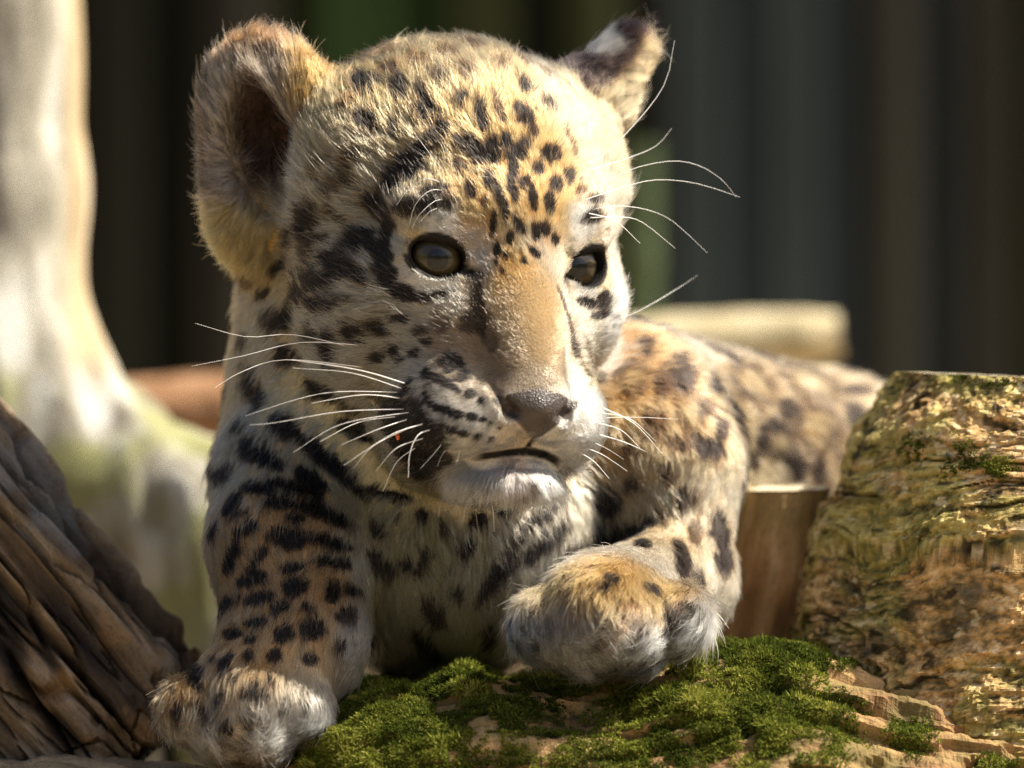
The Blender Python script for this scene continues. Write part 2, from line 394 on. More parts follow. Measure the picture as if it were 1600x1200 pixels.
SP_BACK = """1125 828 13 27 -10 .9|1131 872 13 24 0 .9|1066 875 10 30 -8 .9|1062 778 10 14 0 .6|1088 775 8 12 0 .5|1090 912 10 20 0 .9|1067 582 18 26 -10 .95|1117 603 12 15 0 .85|1150 653 13 27 -25 .9|1125 666 8 25 0 .8
1104 695 26 13 30 .9|1208 668 20 9 0 .9|1190 690 7 20 0 .8|1218 712 16 7 20 .7|1173 718 9 16 -20 .9|1244 728 13 22 -20 .9|1337 653 16 20 0 .8|1158 753 7 7 0 .7|1046 741 14 10 0 .6|1067 780 10 16 0 .7
1133 557 30 9 15 .8|1192 560 38 9 10 .8|1012 540 8 15 -10 .8|1035 600 10 20 0 .6|1020 660 14 20 20 .5|1060 690 18 12 0 .5|990 700 14 12 0 .4|1100 640 10 14 0 .7|1010 500 16 8 20 .7|1280 735 12 18 0 .7
1300 575 40 9 8 .7|985 760 14 10 -30 .6|1030 810 12 8 0 .5|1085 835 9 16 0 .5|1230 640 12 14 0 .7|1340 610 20 8 10 .7"""
ROSE = """1175 599 38 28 35|1215 689 25 28 0|1267 599 50 28 5|1275 666 32 38 -30|1330 700 26 30 0|1080 640 20 26 0|990 590 18 24 0"""
def parse(t): return [[float(v) for v in e.split()] for e in t.replace('\n', '|').split('|') if e.strip()]
SPOTS = []   # centre, normal, t1, t2, rx, ry, strength, kind
def add_spot(e, kind):
    c, n = hit(e[0], e[1])
    if c is None: return
    i = np.argmin(((BV - c) ** 2).sum(1)); n = BN[i]
    a = math.radians(e[4]); k = 1 + c[1] / D
    e1 = np.array([math.cos(a), 0, -math.sin(a)]); e2 = np.array([math.sin(a), 0, math.cos(a)])
    ny = min(n[1], -0.4)
    t1 = e1 + np.array([0, 1, 0]) * (-e1.dot(n) / ny); t2 = e2 + np.array([0, 1, 0]) * (-e2.dot(n) / ny)
    SPOTS.append((c, n, t1, t2, e[2] * k, e[3] * k, e[5] if len(e) > 5 else 1.0, kind))
for e in parse(SP_HEAD): add_spot(e, 'k')
for e in parse(SP_BODY): add_spot(e, 'k')
for e in parse(SP_BACK): add_spot(e, 'b')
for e in parse(ROSE): add_spot(e, 'r')
# the sides the photograph does not show carry the same kind of marks
cand = np.where((BN[:, 1] > -0.12) & (((BV - HC) @ hF) < 110) & (BV[:, 1] > 60) & (BG != GROUPS.index('ear')) & (BG != GROUPS.index('earr')))[0]
cand = RNG.permutation(cand)[:2500]; kept = []
for i in cand:
    if not kept or (((BV[kept] - BV[i]) ** 2).sum(1) > 52 ** 2).all():
        kept.append(i)
        n = BN[i]; h = np.array([1.0, 0.6, 0.2]); t1 = norm(h - n * h.dot(n)); t2 = np.cross(n, t1)
        r = RNG.uniform(12, 20); SPOTS.append((BV[i], n, t1, t2, r * RNG.uniform(1, 1.6), r * .75, .95, 'k'))
def spot_fields(q):
    nz = fbm(q, 16, 2, 5) * 0.42 + vnoise(q, 5, 9) * 0.22
    dark = np.zeros(len(q), np.float32); brown = np.zeros(len(q), np.float32); core = np.zeros(len(q), np.float32)
    srt = np.argsort(q[:, 0]); xs = q[srt, 0]
    for c, n, t1, t2, rx, ry, st, kind in SPOTS:
        R = max(rx * np.linalg.norm(t1), ry * np.linalg.norm(t2)) * 1.5
        m = srt[np.searchsorted(xs, c[0] - R):np.searchsorted(xs, c[0] + R)]
        m = m[(np.abs(q[m, 2] - c[2]) < R) & (np.abs(q[m, 1] - c[1]) < R)]
        if len(m) == 0: continue
        v = q[m] - c
        g11, g12, g22 = t1.dot(t1), t1.dot(t2), t2.dot(t2); det = g11 * g22 - g12 * g12
        b1, b2 = v @ t1, v @ t2
        a = (g22 * b1 - g12 * b2) / det; b = (g11 * b2 - g12 * b1) / det
        e = np.sqrt((a / rx) ** 2 + (b / ry) ** 2) * (.76 if kind != 'k' else .80 if min(rx, ry) < 12 else .84) + nz[m] * (.55 if min(rx, ry) < 12 else .8)
        val = (1 - sstep(0.80, 1.15, e)) * (1 - (1 - st) ** 3) * (np.abs(v @ n) < R)
        if kind == 'r':
            ring = val * sstep(0.42, 0.7, e + nz[m] * .3)
            core[m] = np.maximum(core[m], val * (1 - sstep(0.4, 0.75, e)))
            brown[m] = np.maximum(brown[m], ring * 0.9)
        elif kind == 'b': brown[m] = np.maximum(brown[m], val)
        else: dark[m] = np.maximum(dark[m], val)
    return dark, brown, core

# base colour of the coat (some sun and shade painted in), by control points landed on the surface: x y radius (r g b)
GOLD, TAN, CREAM, WHITE, GREY = (.62, .37, .135), (.50, .325, .15), (.68, .55, .34), (.80, .76, .68), (.46, .43, .39)
BASE = [(700, 110, 90, (.60, .42, .20)), (600, 150, 70, (.60, .39, .15)), (530, 190, 50, (.56, .40, .19)), (780, 200, 70, GOLD), (840, 280, 60, GOLD), (760, 300, 50, GOLD), (700, 200, 60, GOLD), (900, 200, 50, (.66, .50, .28)),
        (955, 230, 44, (.56, .42, .23)), (955, 300, 36, (.66, .54, .36)), (930, 160, 40, (.50, .37, .20)), (960, 380, 24, CREAM), (640, 240, 50, (.54, .38, .18)), (550, 250, 60, (.57, .44, .25)), (500, 330, 60, (.68, .59, .43)), (480, 420, 60, (.68, .56, .37)),
        (560, 450, 60, (.70, .59, .40)), (450, 520, 50, (.68, .55, .35)), (560, 580, 60, (.76, .67, .50)), (375, 380, 44, (.62, .42, .16)), (370, 470, 44, (.62, .44, .19)), (480, 620, 60, (.66, .58, .38)),
        (690, 345, 22, WHITE), (650, 350, 16, CREAM), (690, 445, 16, WHITE), (650, 430, 14, WHITE), (738, 380, 18, (.48, .42, .36)), (755, 420, 18, (.52, .44, .36)), (800, 430, 26, GOLD), (830, 480, 40, (.50, .35, .18)),
        (905, 350, 18, WHITE), (880, 400, 10, CREAM), (915, 455, 14, WHITE), (945, 440, 14, CREAM), (840, 540, 36, (.40, .29, .16)), (790, 540, 24, (.26, .20, .13)), (785, 580, 22, (.20, .16, .11)), (840, 585, 26, (.26, .205, .14)), (785, 500, 20, (.36, .27, .16)), (760, 545, 26, (.22, .17, .12)), (720, 545, 26, (.34, .27, .19)),  # left of the bridge: dark hair, with its shadow painted in
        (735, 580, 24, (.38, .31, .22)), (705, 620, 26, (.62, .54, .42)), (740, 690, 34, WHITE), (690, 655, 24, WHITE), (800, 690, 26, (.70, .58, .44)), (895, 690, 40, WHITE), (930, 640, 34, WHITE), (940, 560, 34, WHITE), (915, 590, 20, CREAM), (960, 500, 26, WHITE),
        (760, 760, 40, (.80, .72, .62)), (800, 745, 24, (.66, .50, .42)), (850, 755, 30, WHITE), (720, 785, 30, (.76, .64, .44)), (790, 785, 30, (.74, .60, .40)),
        (620, 560, 40, (.74, .68, .56)), (600, 730, 40, (.62, .55, .34)), (540, 690, 40, (.62, .56, .36)),
        (640, 860, 90, (.34, .31, .19)), (700, 960, 70, (.33, .31, .22)), (760, 860, 40, (.40, .36, .24)), (420, 720, 60, (.46, .37, .23)), (360, 640, 50, (.48, .41, .28)),  # first three: chest fur darkened to paint the shade under the chin
        (430, 860, 80, TAN), (400, 960, 80, TAN), (500, 900, 50, TAN), (560, 860, 40, (.55, .50, .42)), (560, 970, 30, GREY), (330, 1000, 50, TAN), (400, 1040, 50, TAN), (470, 1060, 40, (.60, .46, .28)), (490, 1100, 40, WHITE),  # last two paint the patch of sun on the left paw
        (430, 1130, 50, (.58, .53, .46)), (330, 1130, 50, (.48, .41, .31)), (300, 1080, 40, TAN), (370, 1170, 50, (.60, .50, .36)),
        (950, 905, 66, (.62, .36, .13)), (870, 920, 40, (.62, .42, .19)), (1030, 930, 40, (.60, .38, .15)), (860, 985, 50, (.62, .60, .57)), (930, 1010, 50, (.62, .60, .58)), (1010, 1010, 50, (.62, .61, .60)), (1085, 970, 30, (.46, .46, .46)), (820, 1000, 40, (.50, .47, .42)),
        (870, 880, 60, (.60, .52, .38)), (1000, 790, 60, (.66, .48, .26)), (920, 800, 50, (.66, .53, .34)), (1090, 800, 60, (.64, .49, .30)), (1120, 930, 40, (.66, .52, .34)),
        (1000, 560, 60, (.54, .33, .14)), (1000, 660, 70, (.58, .37, .16)), (1080, 640, 60, (.60, .40, .18)), (1180, 640, 70, (.62, .45, .24)), (1270, 640, 70, (.60, .44, .25)), (1200, 720, 60, (.66, .54, .36)), (1340, 620, 60, (.58, .44, .26))]
BC = []
for x, y, r, c in BASE:
    p, n = hit(x, y)
    if p is not None: BC.append((p, r, np.array(c)))
E_IN, E_TOP = P(436, 226, 205), None
NOSE_C = L(0, 340, -296)
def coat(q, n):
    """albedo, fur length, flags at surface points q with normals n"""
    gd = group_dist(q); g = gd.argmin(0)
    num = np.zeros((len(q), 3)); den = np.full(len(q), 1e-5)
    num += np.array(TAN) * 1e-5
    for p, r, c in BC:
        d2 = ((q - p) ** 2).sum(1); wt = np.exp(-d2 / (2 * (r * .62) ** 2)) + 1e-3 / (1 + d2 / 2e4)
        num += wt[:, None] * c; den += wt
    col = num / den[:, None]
    loc = (q - HC) @ HM.T               # head-local coordinates
    px = proj(q)
    # ears
    isE = (gd[GROUPS.index('ear')] < 22) & (px[:, 0] < 545)
    le = (q - EAR_C) @ EL_M.T        # ear-local: x right, y back, z up the ear
    li = (q - EAR_H) @ EL_M.T / EAR_HR
    ein = np.sqrt((li ** 2).sum(1))
    back = sstep(0.1, 0.6, n @ ey)
    earc = np.array((.42, .36, .29)) + sstep(60, 125, le[:, 2])[:, None] * (np.array((.29, .19, .095)) - np.array((.42, .36, .29)))
    earc = earc + (sstep(60, 105, le[:, 0]) * sstep(-40, 30, le[:, 2]))[:, None] * (np.array((.60, .38, .14)) - earc)
    left = sstep(-52, -88, le[:, 0] + 16 * fbm(q, 20, 2, 33)); earc = earc + (left * sstep(-115, -80, le[:, 2]))[:, None] * (np.array((.09, .075, .06)) - earc)
    mott = sstep(-.1, .5, fbm(q, 14, 2, 31)); earc = earc * (.72 - .40 * mott[:, None])
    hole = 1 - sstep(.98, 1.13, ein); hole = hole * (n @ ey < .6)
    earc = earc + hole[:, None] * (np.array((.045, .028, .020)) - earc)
    earc = earc + back[:, None] * (np.array((.03, .026, .022)) - earc)
    low = sstep(-78, -118, le[:, 2])
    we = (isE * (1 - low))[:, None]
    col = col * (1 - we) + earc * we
    # far ear: black back, pale spot, tan fringe
    isR = gd[GROUPS.index('earr')] < 20
    lr = (q - ER_C) @ ER_M.T
    wr = sstep(-96, -72, lr[:, 2]) * isR
    rc = np.tile(np.array((.030, .024, .022)), (len(q), 1))
    dsp = np.sqrt(((px[:, 0] - 926) / 30) ** 2 + ((px[:, 1] - 82) / 17) ** 2) + fbm(q, 14, 2, 3) * .2
    rc = rc + (1 - sstep(.8, 1.2, dsp))[:, None] * (np.array((.66, .62, .54)) - rc)
    edge = px[:, 0] - (1002 - (px[:, 1] - 40) * 0.60)
    rc = rc + sstep(-4, 12, edge)[:, None] * (np.array((.64, .46, .24)) - rc)
    rc = rc + sstep(150, 175, px[:, 1] + (px[:, 0] - 930) * .9)[:, None] * sstep(135, 170, px[:, 1])[:, None] * (np.array((.64, .48, .27)) - rc)
    col = col * (1 - wr[:, None]) + rc * wr[:, None]
    dark, brown, core = spot_fields(q)
    noear = 1 - np.maximum(isE * (1 - low), wr)
    dark, brown, core = dark * noear, brown * noear, core * noear
    # eyelids
    rim = np.zeros(len(q)); liner = np.zeros(len(q))
    for (ec, gz, s), (ax, ay) in zip(EYES, EYE_AX):
        v = q - (ec + gz * 50); a, b, c = v @ ax, v @ ay, v @ gz
        e = np.sqrt((a / 47) ** 2 + (b / 36) ** 2)
        liner = np.maximum(liner, (1 - sstep(.98, 1.12, np.sqrt((a / 47) ** 2 + ((b - 1) / 33) ** 2))) * (np.abs(c) < 60))
        liner = np.maximum(liner, np.exp(-(((a - 66) / 22) ** 2 + ((b + 14) / 11) ** 2)) * (np.abs(c) < 50))
        tear = np.exp(-(((a - 60) / 20) ** 2 + ((b + 8) / 10) ** 2)) * (np.abs(c) < 40)
        upper = np.exp(-(((a - 6) / 46) ** 2 + ((b - 37) / 9) ** 2)) * (np.abs(c) < 40)
        rim = np.maximum(rim, (1 - sstep(.92, 1.10, e)) * (np.abs(c) < 60)); rim = np.maximum(rim, np.clip(tear * 1.1 + upper * .4, 0, 1))
    dark = np.maximum(dark, np.clip(liner * 1.1, 0, .97)); liner_ = liner
    # nose leather and mouth
    ln = loc - np.array([0, 340, -296])
    pad = (np.abs(loc[:, 0]) < 60 + (loc[:, 2] + 290) * .85) * (loc[:, 2] > -340) * (loc[:, 1] > 312)
    top = -262 - 6 * (np.abs(loc[:, 0]) / 40) ** 2
    w_half = np.clip(8 + (loc[:, 2] + 336) * 1.25, 4, 72)
    nose = sstep(6, -4, loc[:, 2] - top) * sstep(5, -4, np.abs(loc[:, 0]) - w_half) * (loc[:, 2] > -345) * sstep(300, 312, loc[:, 1])
    mz = np.interp(loc[:, 0], [m_[0] for m_ in MOUTH], [m_[2] for m_ in MOUTH])
    mouth = (1 - sstep(4, 9, np.abs(loc[:, 2] - mz))) * (1 - sstep(62, 92, np.abs(loc[:, 0]))) * (loc[:, 1] > 200)
    phil = (1 - sstep(3, 7, np.abs(loc[:, 0]))) * (loc[:, 2] < -328) * (loc[:, 2] > -365) * (loc[:, 1] > 290)
    skin = np.clip(np.maximum(np.maximum(nose, rim), np.maximum(mouth, phil)), 0, 1)
    # lengths
    gi = {k: (g == GROUPS.index(k)) for k in GROUPS}
    ln_ = np.where(gi['head'], 26, 36.0).astype(float)
    ln_[gi['torso'] | gi['rshoulder']] = 34; ln_[gi['chest'] | gi['neck']] = 30; ln_[gi['lleg'] | gi['rleg']] = 26
    face = sstep(150, 290, loc[:, 1]) * gi['head']
    muzzle = sstep(230, 300, loc[:, 1]) * gi['head'] * sstep(-60, -140, loc[:, 2])
    ln_ = ln_ * (1 - .42 * face); ln_ = ln_ * (1 - .30 * muzzle)
    bridge = np.exp(-(loc[:, 0] / 55) ** 2) * sstep(200, 250, loc[:, 1]) * sstep(-345, -300, loc[:, 2]) * sstep(-40, -110, loc[:, 2]) * gi['head']
    ln_ = ln_ * (1 - .5 * bridge)
    cheek = gi['head'] * sstep(140, 220, np.abs(loc[:, 0])) * (loc[:, 2] < 60); ln_ = ln_ * (1 + .35 * cheek)
    chin = gi['head'] * (loc[:, 2] < -375); ln_ = np.where(chin, np.maximum(ln_, 34), ln_)
    ln_ = ln_ * (1 + .40 * gi['head'] * sstep(110, 220, loc[:, 2]))
    for (ec, gz, s) in EYES:
        dd = np.linalg.norm(q - ec, axis=1); ln_ = ln_ * (1 - .62 * (1 - sstep(64, 105, dd)))
    ln_[isE] = 27; ln_[isE & (hole > .5)] = 22; ln_[isR] = 30
    paw = (gi['rleg'] & (q[:, 1] < 60)); ln_[paw] = 36
    paw2 = (gi['lleg'] & (q[:, 2] < -430)); ln_[paw2] = 30
    return col, dark, brown, core, skin, nose, hole * isE, ln_, g, loc, noear, np.clip(liner_ * 1.1, 0, .97)
BLACK = np.array((.011, .009, .008)); BRN = np.array((.017, .012, .010)); CORE = np.array((.40, .25, .11)); LEATHER = np.array((.050, .038, .033))
def tone(c):
    return np.stack([c[:, 0] * .90, c[:, 1] * .90 * (c[:, 1] / c[:, 0]) ** .62, c[:, 2] * .84 * (c[:, 2] / c[:, 1]) ** .35], 1)
def final_col(col, dark, brown, core, skin):
    c = col + core[:, None] * (CORE - col)
    c = c + brown[:, None] * (BRN - c); c = c + dark[:, None] * (BLACK - c)
    return c

# skin mesh -------------------------------------------------------------
ORG = W(P(690, 1040, 300))
cub = empty('jaguar_cub', tuple(ORG))
tag(cub, 'spotted jaguar cub resting its paws on a mossy log', 'jaguar cub')
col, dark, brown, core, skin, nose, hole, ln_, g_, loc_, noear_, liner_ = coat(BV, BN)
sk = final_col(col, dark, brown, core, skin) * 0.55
sk = sk + skin[:, None] * (np.array((.007, .006, .005)) - sk); sk = sk + nose[:, None] * (LEATHER * (1 + .5 * fbm(BV, 30, 3, 4))[:, None] - sk)
lipm = (np.abs(loc_[:, 2] + 366) < 14) & (loc_[:, 1] > 150) & (np.abs(loc_[:, 0]) < 120)
m = NT('cub_skin')
at = m.n('ShaderNodeAttribute', attribute_name='col'); ak = m.n('ShaderNodeAttribute', attribute_name='bare')
tc = m.n('ShaderNodeTexCoord')
vor = m.n('ShaderNodeTexVoronoi', {'Vector': tc.outputs['Object'], 'Scale': 1300.0})
bmp = m.n('ShaderNodeBump', {'Height': vor.outputs[0], 'Strength': 0.6, 'Distance': 0.0005})
rough = m.math('SUBTRACT', 0.85, m.math('MULTIPLY', ak.outputs['Fac'], 0.47))
pb = m.n('ShaderNodeBsdfPrincipled', {'Base Color': at.outputs['Color'], 'Roughness': rough, 'Normal': bmp.outputs[0], 'Specular IOR Level': m.math('ADD', 0.04, m.math('MULTIPLY', ak.outputs['Fac'], 0.34))})
M_SKIN = m.surf(pb.outputs[0])
body = mesh_obj('body', W(BV), BF, M_SKIN, cub, origin=ORG)
col_attr(body, 'col', sk); flt_attr(body, 'bare', np.clip(nose + .4 * skin, 0, 1))

# fur --------------------------------------------------------------------
def fur_strands():
    T = BF
    a, b, c, d = (BV[T[:, i]] for i in range(4))
    area = np.linalg.norm(np.cross(c - a, d - b), axis=1) * .5
    fc = (a + b + c + d) / 4; fg = BG[T[:, 0]]; fn = norm(np.cross(c - a, d - b))
    G = GROUPS.index
    dens = np.full(len(T), .22)
    lf = (fc - HC) @ HM.T
    dens[fg == G('head')] = .50; dens[(fg == G('head')) & (lf[:, 1] > 190)] = .80; dens[(fg == G('head')) & (lf[:, 1] < -20)] = .22
    dens[(fg == G('ear')) | (fg == G('earr'))] = .45; dens[fg == G('neck')] = .16
    dens[fg == G('torso')] = .07; dens[fg == G('rshoulder')] = .12; dens[fg == G('rleg')] = .28
    dens = dens * (1 - .86 * sstep(.1, .5, fn[:, 1]))
    dens[fc[:, 1] > 950] *= .6
    w_ = area * dens; n = int(w_.sum())
    cdf = np.cumsum(w_); f = np.searchsorted(cdf, RNG.random(n) * cdf[-1]); f = np.clip(f, 0, len(T) - 1)
    u, v = RNG.random(n)[:, None], RNG.random(n)[:, None]
    p = (a[f] * (1 - u) + b[f] * u) * (1 - v) + (d[f] * (1 - u) + c[f] * u) * v
    def ip(A):
        a, b, c, d = (A[T[f, i]] for i in range(4)); uu, vv = (u, v) if A.ndim > 1 else (u[:, 0], v[:, 0])
        return (a * (1 - uu) + b * uu) * (1 - vv) + (d * (1 - uu) + c * uu) * vv
    return p, norm(ip(BN)), ip(col), ip(skin), ip(hole), ip(ln_), ip(noear_), ip(liner_), BG[T[f, 0]]
fp, fn, col, skin, hole, ln_, ne_, lin_, g_ = fur_strands()
loc_ = (fp - HC) @ HM.T

dark = brown = core = np.zeros(len(fp))
keep = (skin < 0.5) & ~((hole > .5) & (RNG.random(len(fp)) > .35))
fp, fn, col, dark, brown, core, ln_, g_, loc_, hole = (x[keep] for x in (fp, fn, col, dark, brown, core, ln_, g_, loc_, hole))
n = len(fp)
# direction the coat lies in
flow = np.zeros((n, 3))
gi = lambda k: g_ == GROUPS.index(k)
gd = group_dist(fp)
wts = np.exp(-np.clip(gd, 0, 200) / 25.0)
O_N = L(0, 300, -235)
f_head = norm(fp - O_N) + hF * -0.35
below = sstep(-300, -360, loc_[:, 2])[:, None]
f_head = f_head * (1 - below) + (norm(fp - L(0, 240, -330)) + np.array([0, 0, -.5]) - hF * .3) * below
f_ear = np.tile(ear_ax, (n, 1)) * .5 + norm(fp - EAR_H) * 1.0
f_earr = np.tile(ax2, (n, 1)) * .6 + np.array([.9, 0, .1])
f_neck = np.array([-.25, .5, -.8]) + 0 * fp
f_chest = np.array([0, -.1, -1.0]) + 0 * fp
f_torso = norm(P(1240, 735, 1000) - P(940, 700, 470)) + np.array([0, 0, -.35]) + 0 * fp
f_rs = np.array([.45, .5, -.7]) + 0 * fp
f_ll = norm(P(430, 1050, -40) - P(450, 800, 150)) + 0 * fp
toes = sstep(-430, -520, fp[:, 2])[:, None]; f_ll = f_ll * (1 - toes) + np.array([-.1, -.75, -.55]) * toes
f_rl = np.array([-.1, -.55, -.6]) + 0 * fp
rp = sstep(110, 10, fp[:, 1])[:, None]; f_rl = f_rl * (1 - rp) + np.array([-.18, -.75, -.6]) * rp
for k, fl in zip(GROUPS, (f_torso, f_neck, f_chest, f_rs, f_ll, f_rl, f_head, f_ear, f_earr)):
    flow += wts[GROUPS.index(k)][:, None] * norm(fl)
jit = np.stack([fbm(fp, 70, 2, 51 + i) for i in range(3)], 1) * .55 + np.stack([vnoise(fp, 22, 61 + i) for i in range(3)], 1) * .30
flow = norm(flow) + jit
tan = flow - fn * (flow * fn).sum(1)[:, None]; tan = norm(tan)
ne_ = ne_[keep]; lin_ = lin_[keep]
dark, brown, core = (x * ne_ for x in spot_fields(fp + tan * (ln_ * .6)[:, None])); dark = np.maximum(dark, lin_)
# clumps: the nearest of a jittered lattice of points
CS = 14.0
ci = np.floor(fp / CS).astype(np.int32); best = np.full(n, 1e9); cc = np.zeros((n, 3))
for dx in (-1, 0, 1):
    for dy in (-1, 0, 1):
        for dz in (-1, 0, 1):
            k_ = ci + np.array([dx, dy, dz], np.int32)
            f_ = (k_ + np.stack([hash01(k_[:, 0], k_[:, 1], k_[:, 2], 70 + j) for j in range(3)], 1)) * CS
            d2 = ((f_ - fp) ** 2).sum(1); mm = d2 < best; best[mm] = d2[mm]; cc[mm] = f_[mm]
cl = np.floor(cc).astype(np.int32); crnd = hash01(cl[:, 0], cl[:, 1], cl[:, 2], 5)
pull = cc - fp; pull = pull - fn * (pull * fn).sum(1)[:, None]
NP_ = 5
wl = (hole > .05) & (hole < .9) & (((fp - EAR_C) @ ex) > 30)
ln_ = np.where(wl, ln_ * 1.9, ln_)
lift = np.where(gi('head'), .27, .30); lift = np.where(gi('ear') | gi('earr'), .75, lift)
lift = lift + (crnd - .5) * .22 + RNG.normal(0, .10, n)
rl = ln_ * RNG.uniform(.6, 1.25, n) * (0.85 + .3 * crnd)
rl = np.where(RNG.random(n) < .05, rl * 1.55, rl)
side = np.cross(fn, tan); bend = RNG.normal(0, .16, n)
pts = np.zeros((n, NP_, 3), np.float32)
clump = sstep(12, 30, ln_) * .55
for j in range(NP_):
    s = j / (NP_ - 1)
    li = lift * (1 - .55 * s)
    q = fp + (tan * np.cos(li)[:, None] + fn * np.sin(li)[:, None]) * (rl * s)[:, None] + side * (bend * rl * s * s)[:, None] + pull * (clump * s ** 1.4)[:, None]
    q = q - fn * 1.5 * (1 - s)
    pts[:, j] = q
col = tone(col)
fc_ = final_col(col, dark, brown, core, None)
pawm = (gi('rleg') & (fp[:, 1] < 60) & (fp[:, 2] < -330)) | (gi('lleg') & (fp[:, 2] < -470))
val = RNG.normal(1.0, .16, n) * (0.90 + .2 * crnd) * np.where(pawm, .42 + 1.1 * crnd, 1) * (1 + .12 * fbm(fp, 40, 2, 88))
wisp = (hole > .05) & (hole < .9) & (((fp - EAR_C) @ ex) > 30) & (RNG.random(n) < .30)
fc_ = np.clip(np.where(wisp[:, None], np.array((.50, .46, .40)), fc_) * val[:, None], .003, .92)
# stray pale hairs in the dark marks and a few dark ones outside them
st = RNG.random(n); fc_ = np.where(((st < .03) & (dark > .5))[:, None], col * .6, fc_)
fc_ = np.where(((st > .985) & (dark < .3) & ~gi('chest'))[:, None], fc_ * .22, fc_)
hc = bpy.data.hair_curves.new('fur'); hc.add_curves([NP_] * n)
ppos = (W(pts.reshape(-1, 3)) - ORG).astype(np.float32)
hc.attributes['position'].data.foreach_set('vector', ppos.ravel()) if 'position' in hc.attributes else None
tp = np.array([1.0, .95, .8, .55, .18], np.float32)
base_r = np.where(gi('torso') | gi('rshoulder'), .95, .62) * np.where(ln_ < 16, .8, 1.0)
rad = (base_r[:, None] * tp[None] * S).astype(np.float32)
ra = hc.attributes.get('radius') or hc.attributes.new('radius', 'FLOAT', 'POINT'); ra.data.foreach_set('value', rad.ravel())
ca = hc.attributes.new('col', 'FLOAT_COLOR', 'CURVE'); rgba = np.ones((n, 4), np.float32); rgba[:, :3] = fc_; ca.data.foreach_set('color', rgba.ravel())
m = NT('cub_fur')
at = m.n('ShaderNodeAttribute', attribute_name='col'); hi = m.n('ShaderNodeHairInfo')
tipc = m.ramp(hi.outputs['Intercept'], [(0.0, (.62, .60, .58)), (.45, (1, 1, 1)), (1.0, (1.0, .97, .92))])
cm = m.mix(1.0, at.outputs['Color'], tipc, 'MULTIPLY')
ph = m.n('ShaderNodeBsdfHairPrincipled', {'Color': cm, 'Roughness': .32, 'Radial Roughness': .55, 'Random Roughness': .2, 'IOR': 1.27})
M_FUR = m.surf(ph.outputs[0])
hc.materials.append(M_FUR)
fur = bpy.data.objects.new('fur', hc); C.objects.link(fur); fur.parent = cub
print('STRANDS', n, 'VERTS', len(BV))
# ================================================================== eyes and whiskers
def eye_material():
    m = NT('eye_ball')
    at = m.n('ShaderNodeAttribute', attribute_name='ang')          # angle from the gaze, in degrees
    tc = m.n('ShaderNodeTexCoord'); nz = m.n('ShaderNodeTexNoise', {'Vector': tc.outputs['Object'], 'Scale': 900.0, 'Detail': 4.0})
    f = m.math('DIVIDE', at.outputs['Fac'], 90.0)
    f = m.math('ADD', f, m.math('MULTIPLY', m.math('SUBTRACT', nz.outputs[0], .5), 0.05))
    c = m.ramp(f, [(0.0, (.003, .003, .003)), (.20, (.003, .003, .003)), (.23, (.058, .042, .017)), (.36, (.105, .077, .032)), (.50, (.060, .046, .022)), (.60, (.010, .008, .007)), (.72, (.012, .010, .010)), (1.0, (.10, .08, .07))])
    rn = m.n('ShaderNodeTexNoise', {'Vector': tc.outputs['Object'], 'Scale': 2600.0, 'Detail': 3.0})
    c = m.mix(0.5, c, m.ramp(rn.outputs[0], [(.3, (.45, .45, .45)), (.7, (1.4, 1.4, 1.4))]), 'MULTIPLY')
    b = m.n('ShaderNodeBsdfPrincipled', {'Base Color': c, 'Roughness': .45, 'Specular IOR Level': .2})
    return m.surf(b.outputs[0])
def cornea_material():
    m = NT('cornea')
    fr = m.n('ShaderNodeFresnel', {'IOR': 1.42}); g = m.n('ShaderNodeBsdfGlossy', {'Roughness': 0.02}); t = m.n('ShaderNodeBsdfTransparent')
    mx = m.n('ShaderNodeMixShader', {0: fr.outputs[0], 1: t.outputs[0], 2: g.outputs[0]})
    return m.surf(mx.outputs[0])
M_EYE, M_CORNEA = eye_material(), cornea_material()
def ball(radius, axis, nu=48, nv=32, bulge=0.0):
    M = rot_axes(axis); v, a = [], []
    for j in range(nv + 1):
        th = math.pi * j / nv; b = 1 + bulge * math.exp(-(math.degrees(th) / 34) ** 2)
        for i in range(nu):
            ph = 2 * math.pi * i / nu
            l = np.array([math.sin(th) * math.cos(ph), math.sin(th) * math.sin(ph), math.cos(th)]) * radius * b
            v.append(l @ M); a.append(math.degrees(th))
    fcs = [(j * nu + i, (j + 1) * nu + i, (j + 1) * nu + (i + 1) % nu, j * nu + (i + 1) % nu) for j in range(nv) for i in range(nu)]
    return np.array(v), np.array(fcs), np.array(a)
for ec, gz, s in EYES:
    look = norm(np.array([0.24 + .10 * s, -1.0, -0.10]) + gz * .35)
    v, f, a = ball(51.5, look)
    o = mesh_obj('eye', v * S, f, M_EYE, None); flt_attr(o, 'ang', a)
    o.parent = cub; o.location = Vector(W(ec)) - Vector(ORG)
    v, f, a = ball(52.3, look, bulge=.04)
    k = mesh_obj('cornea', v * S, f, M_CORNEA, None); k.parent = o

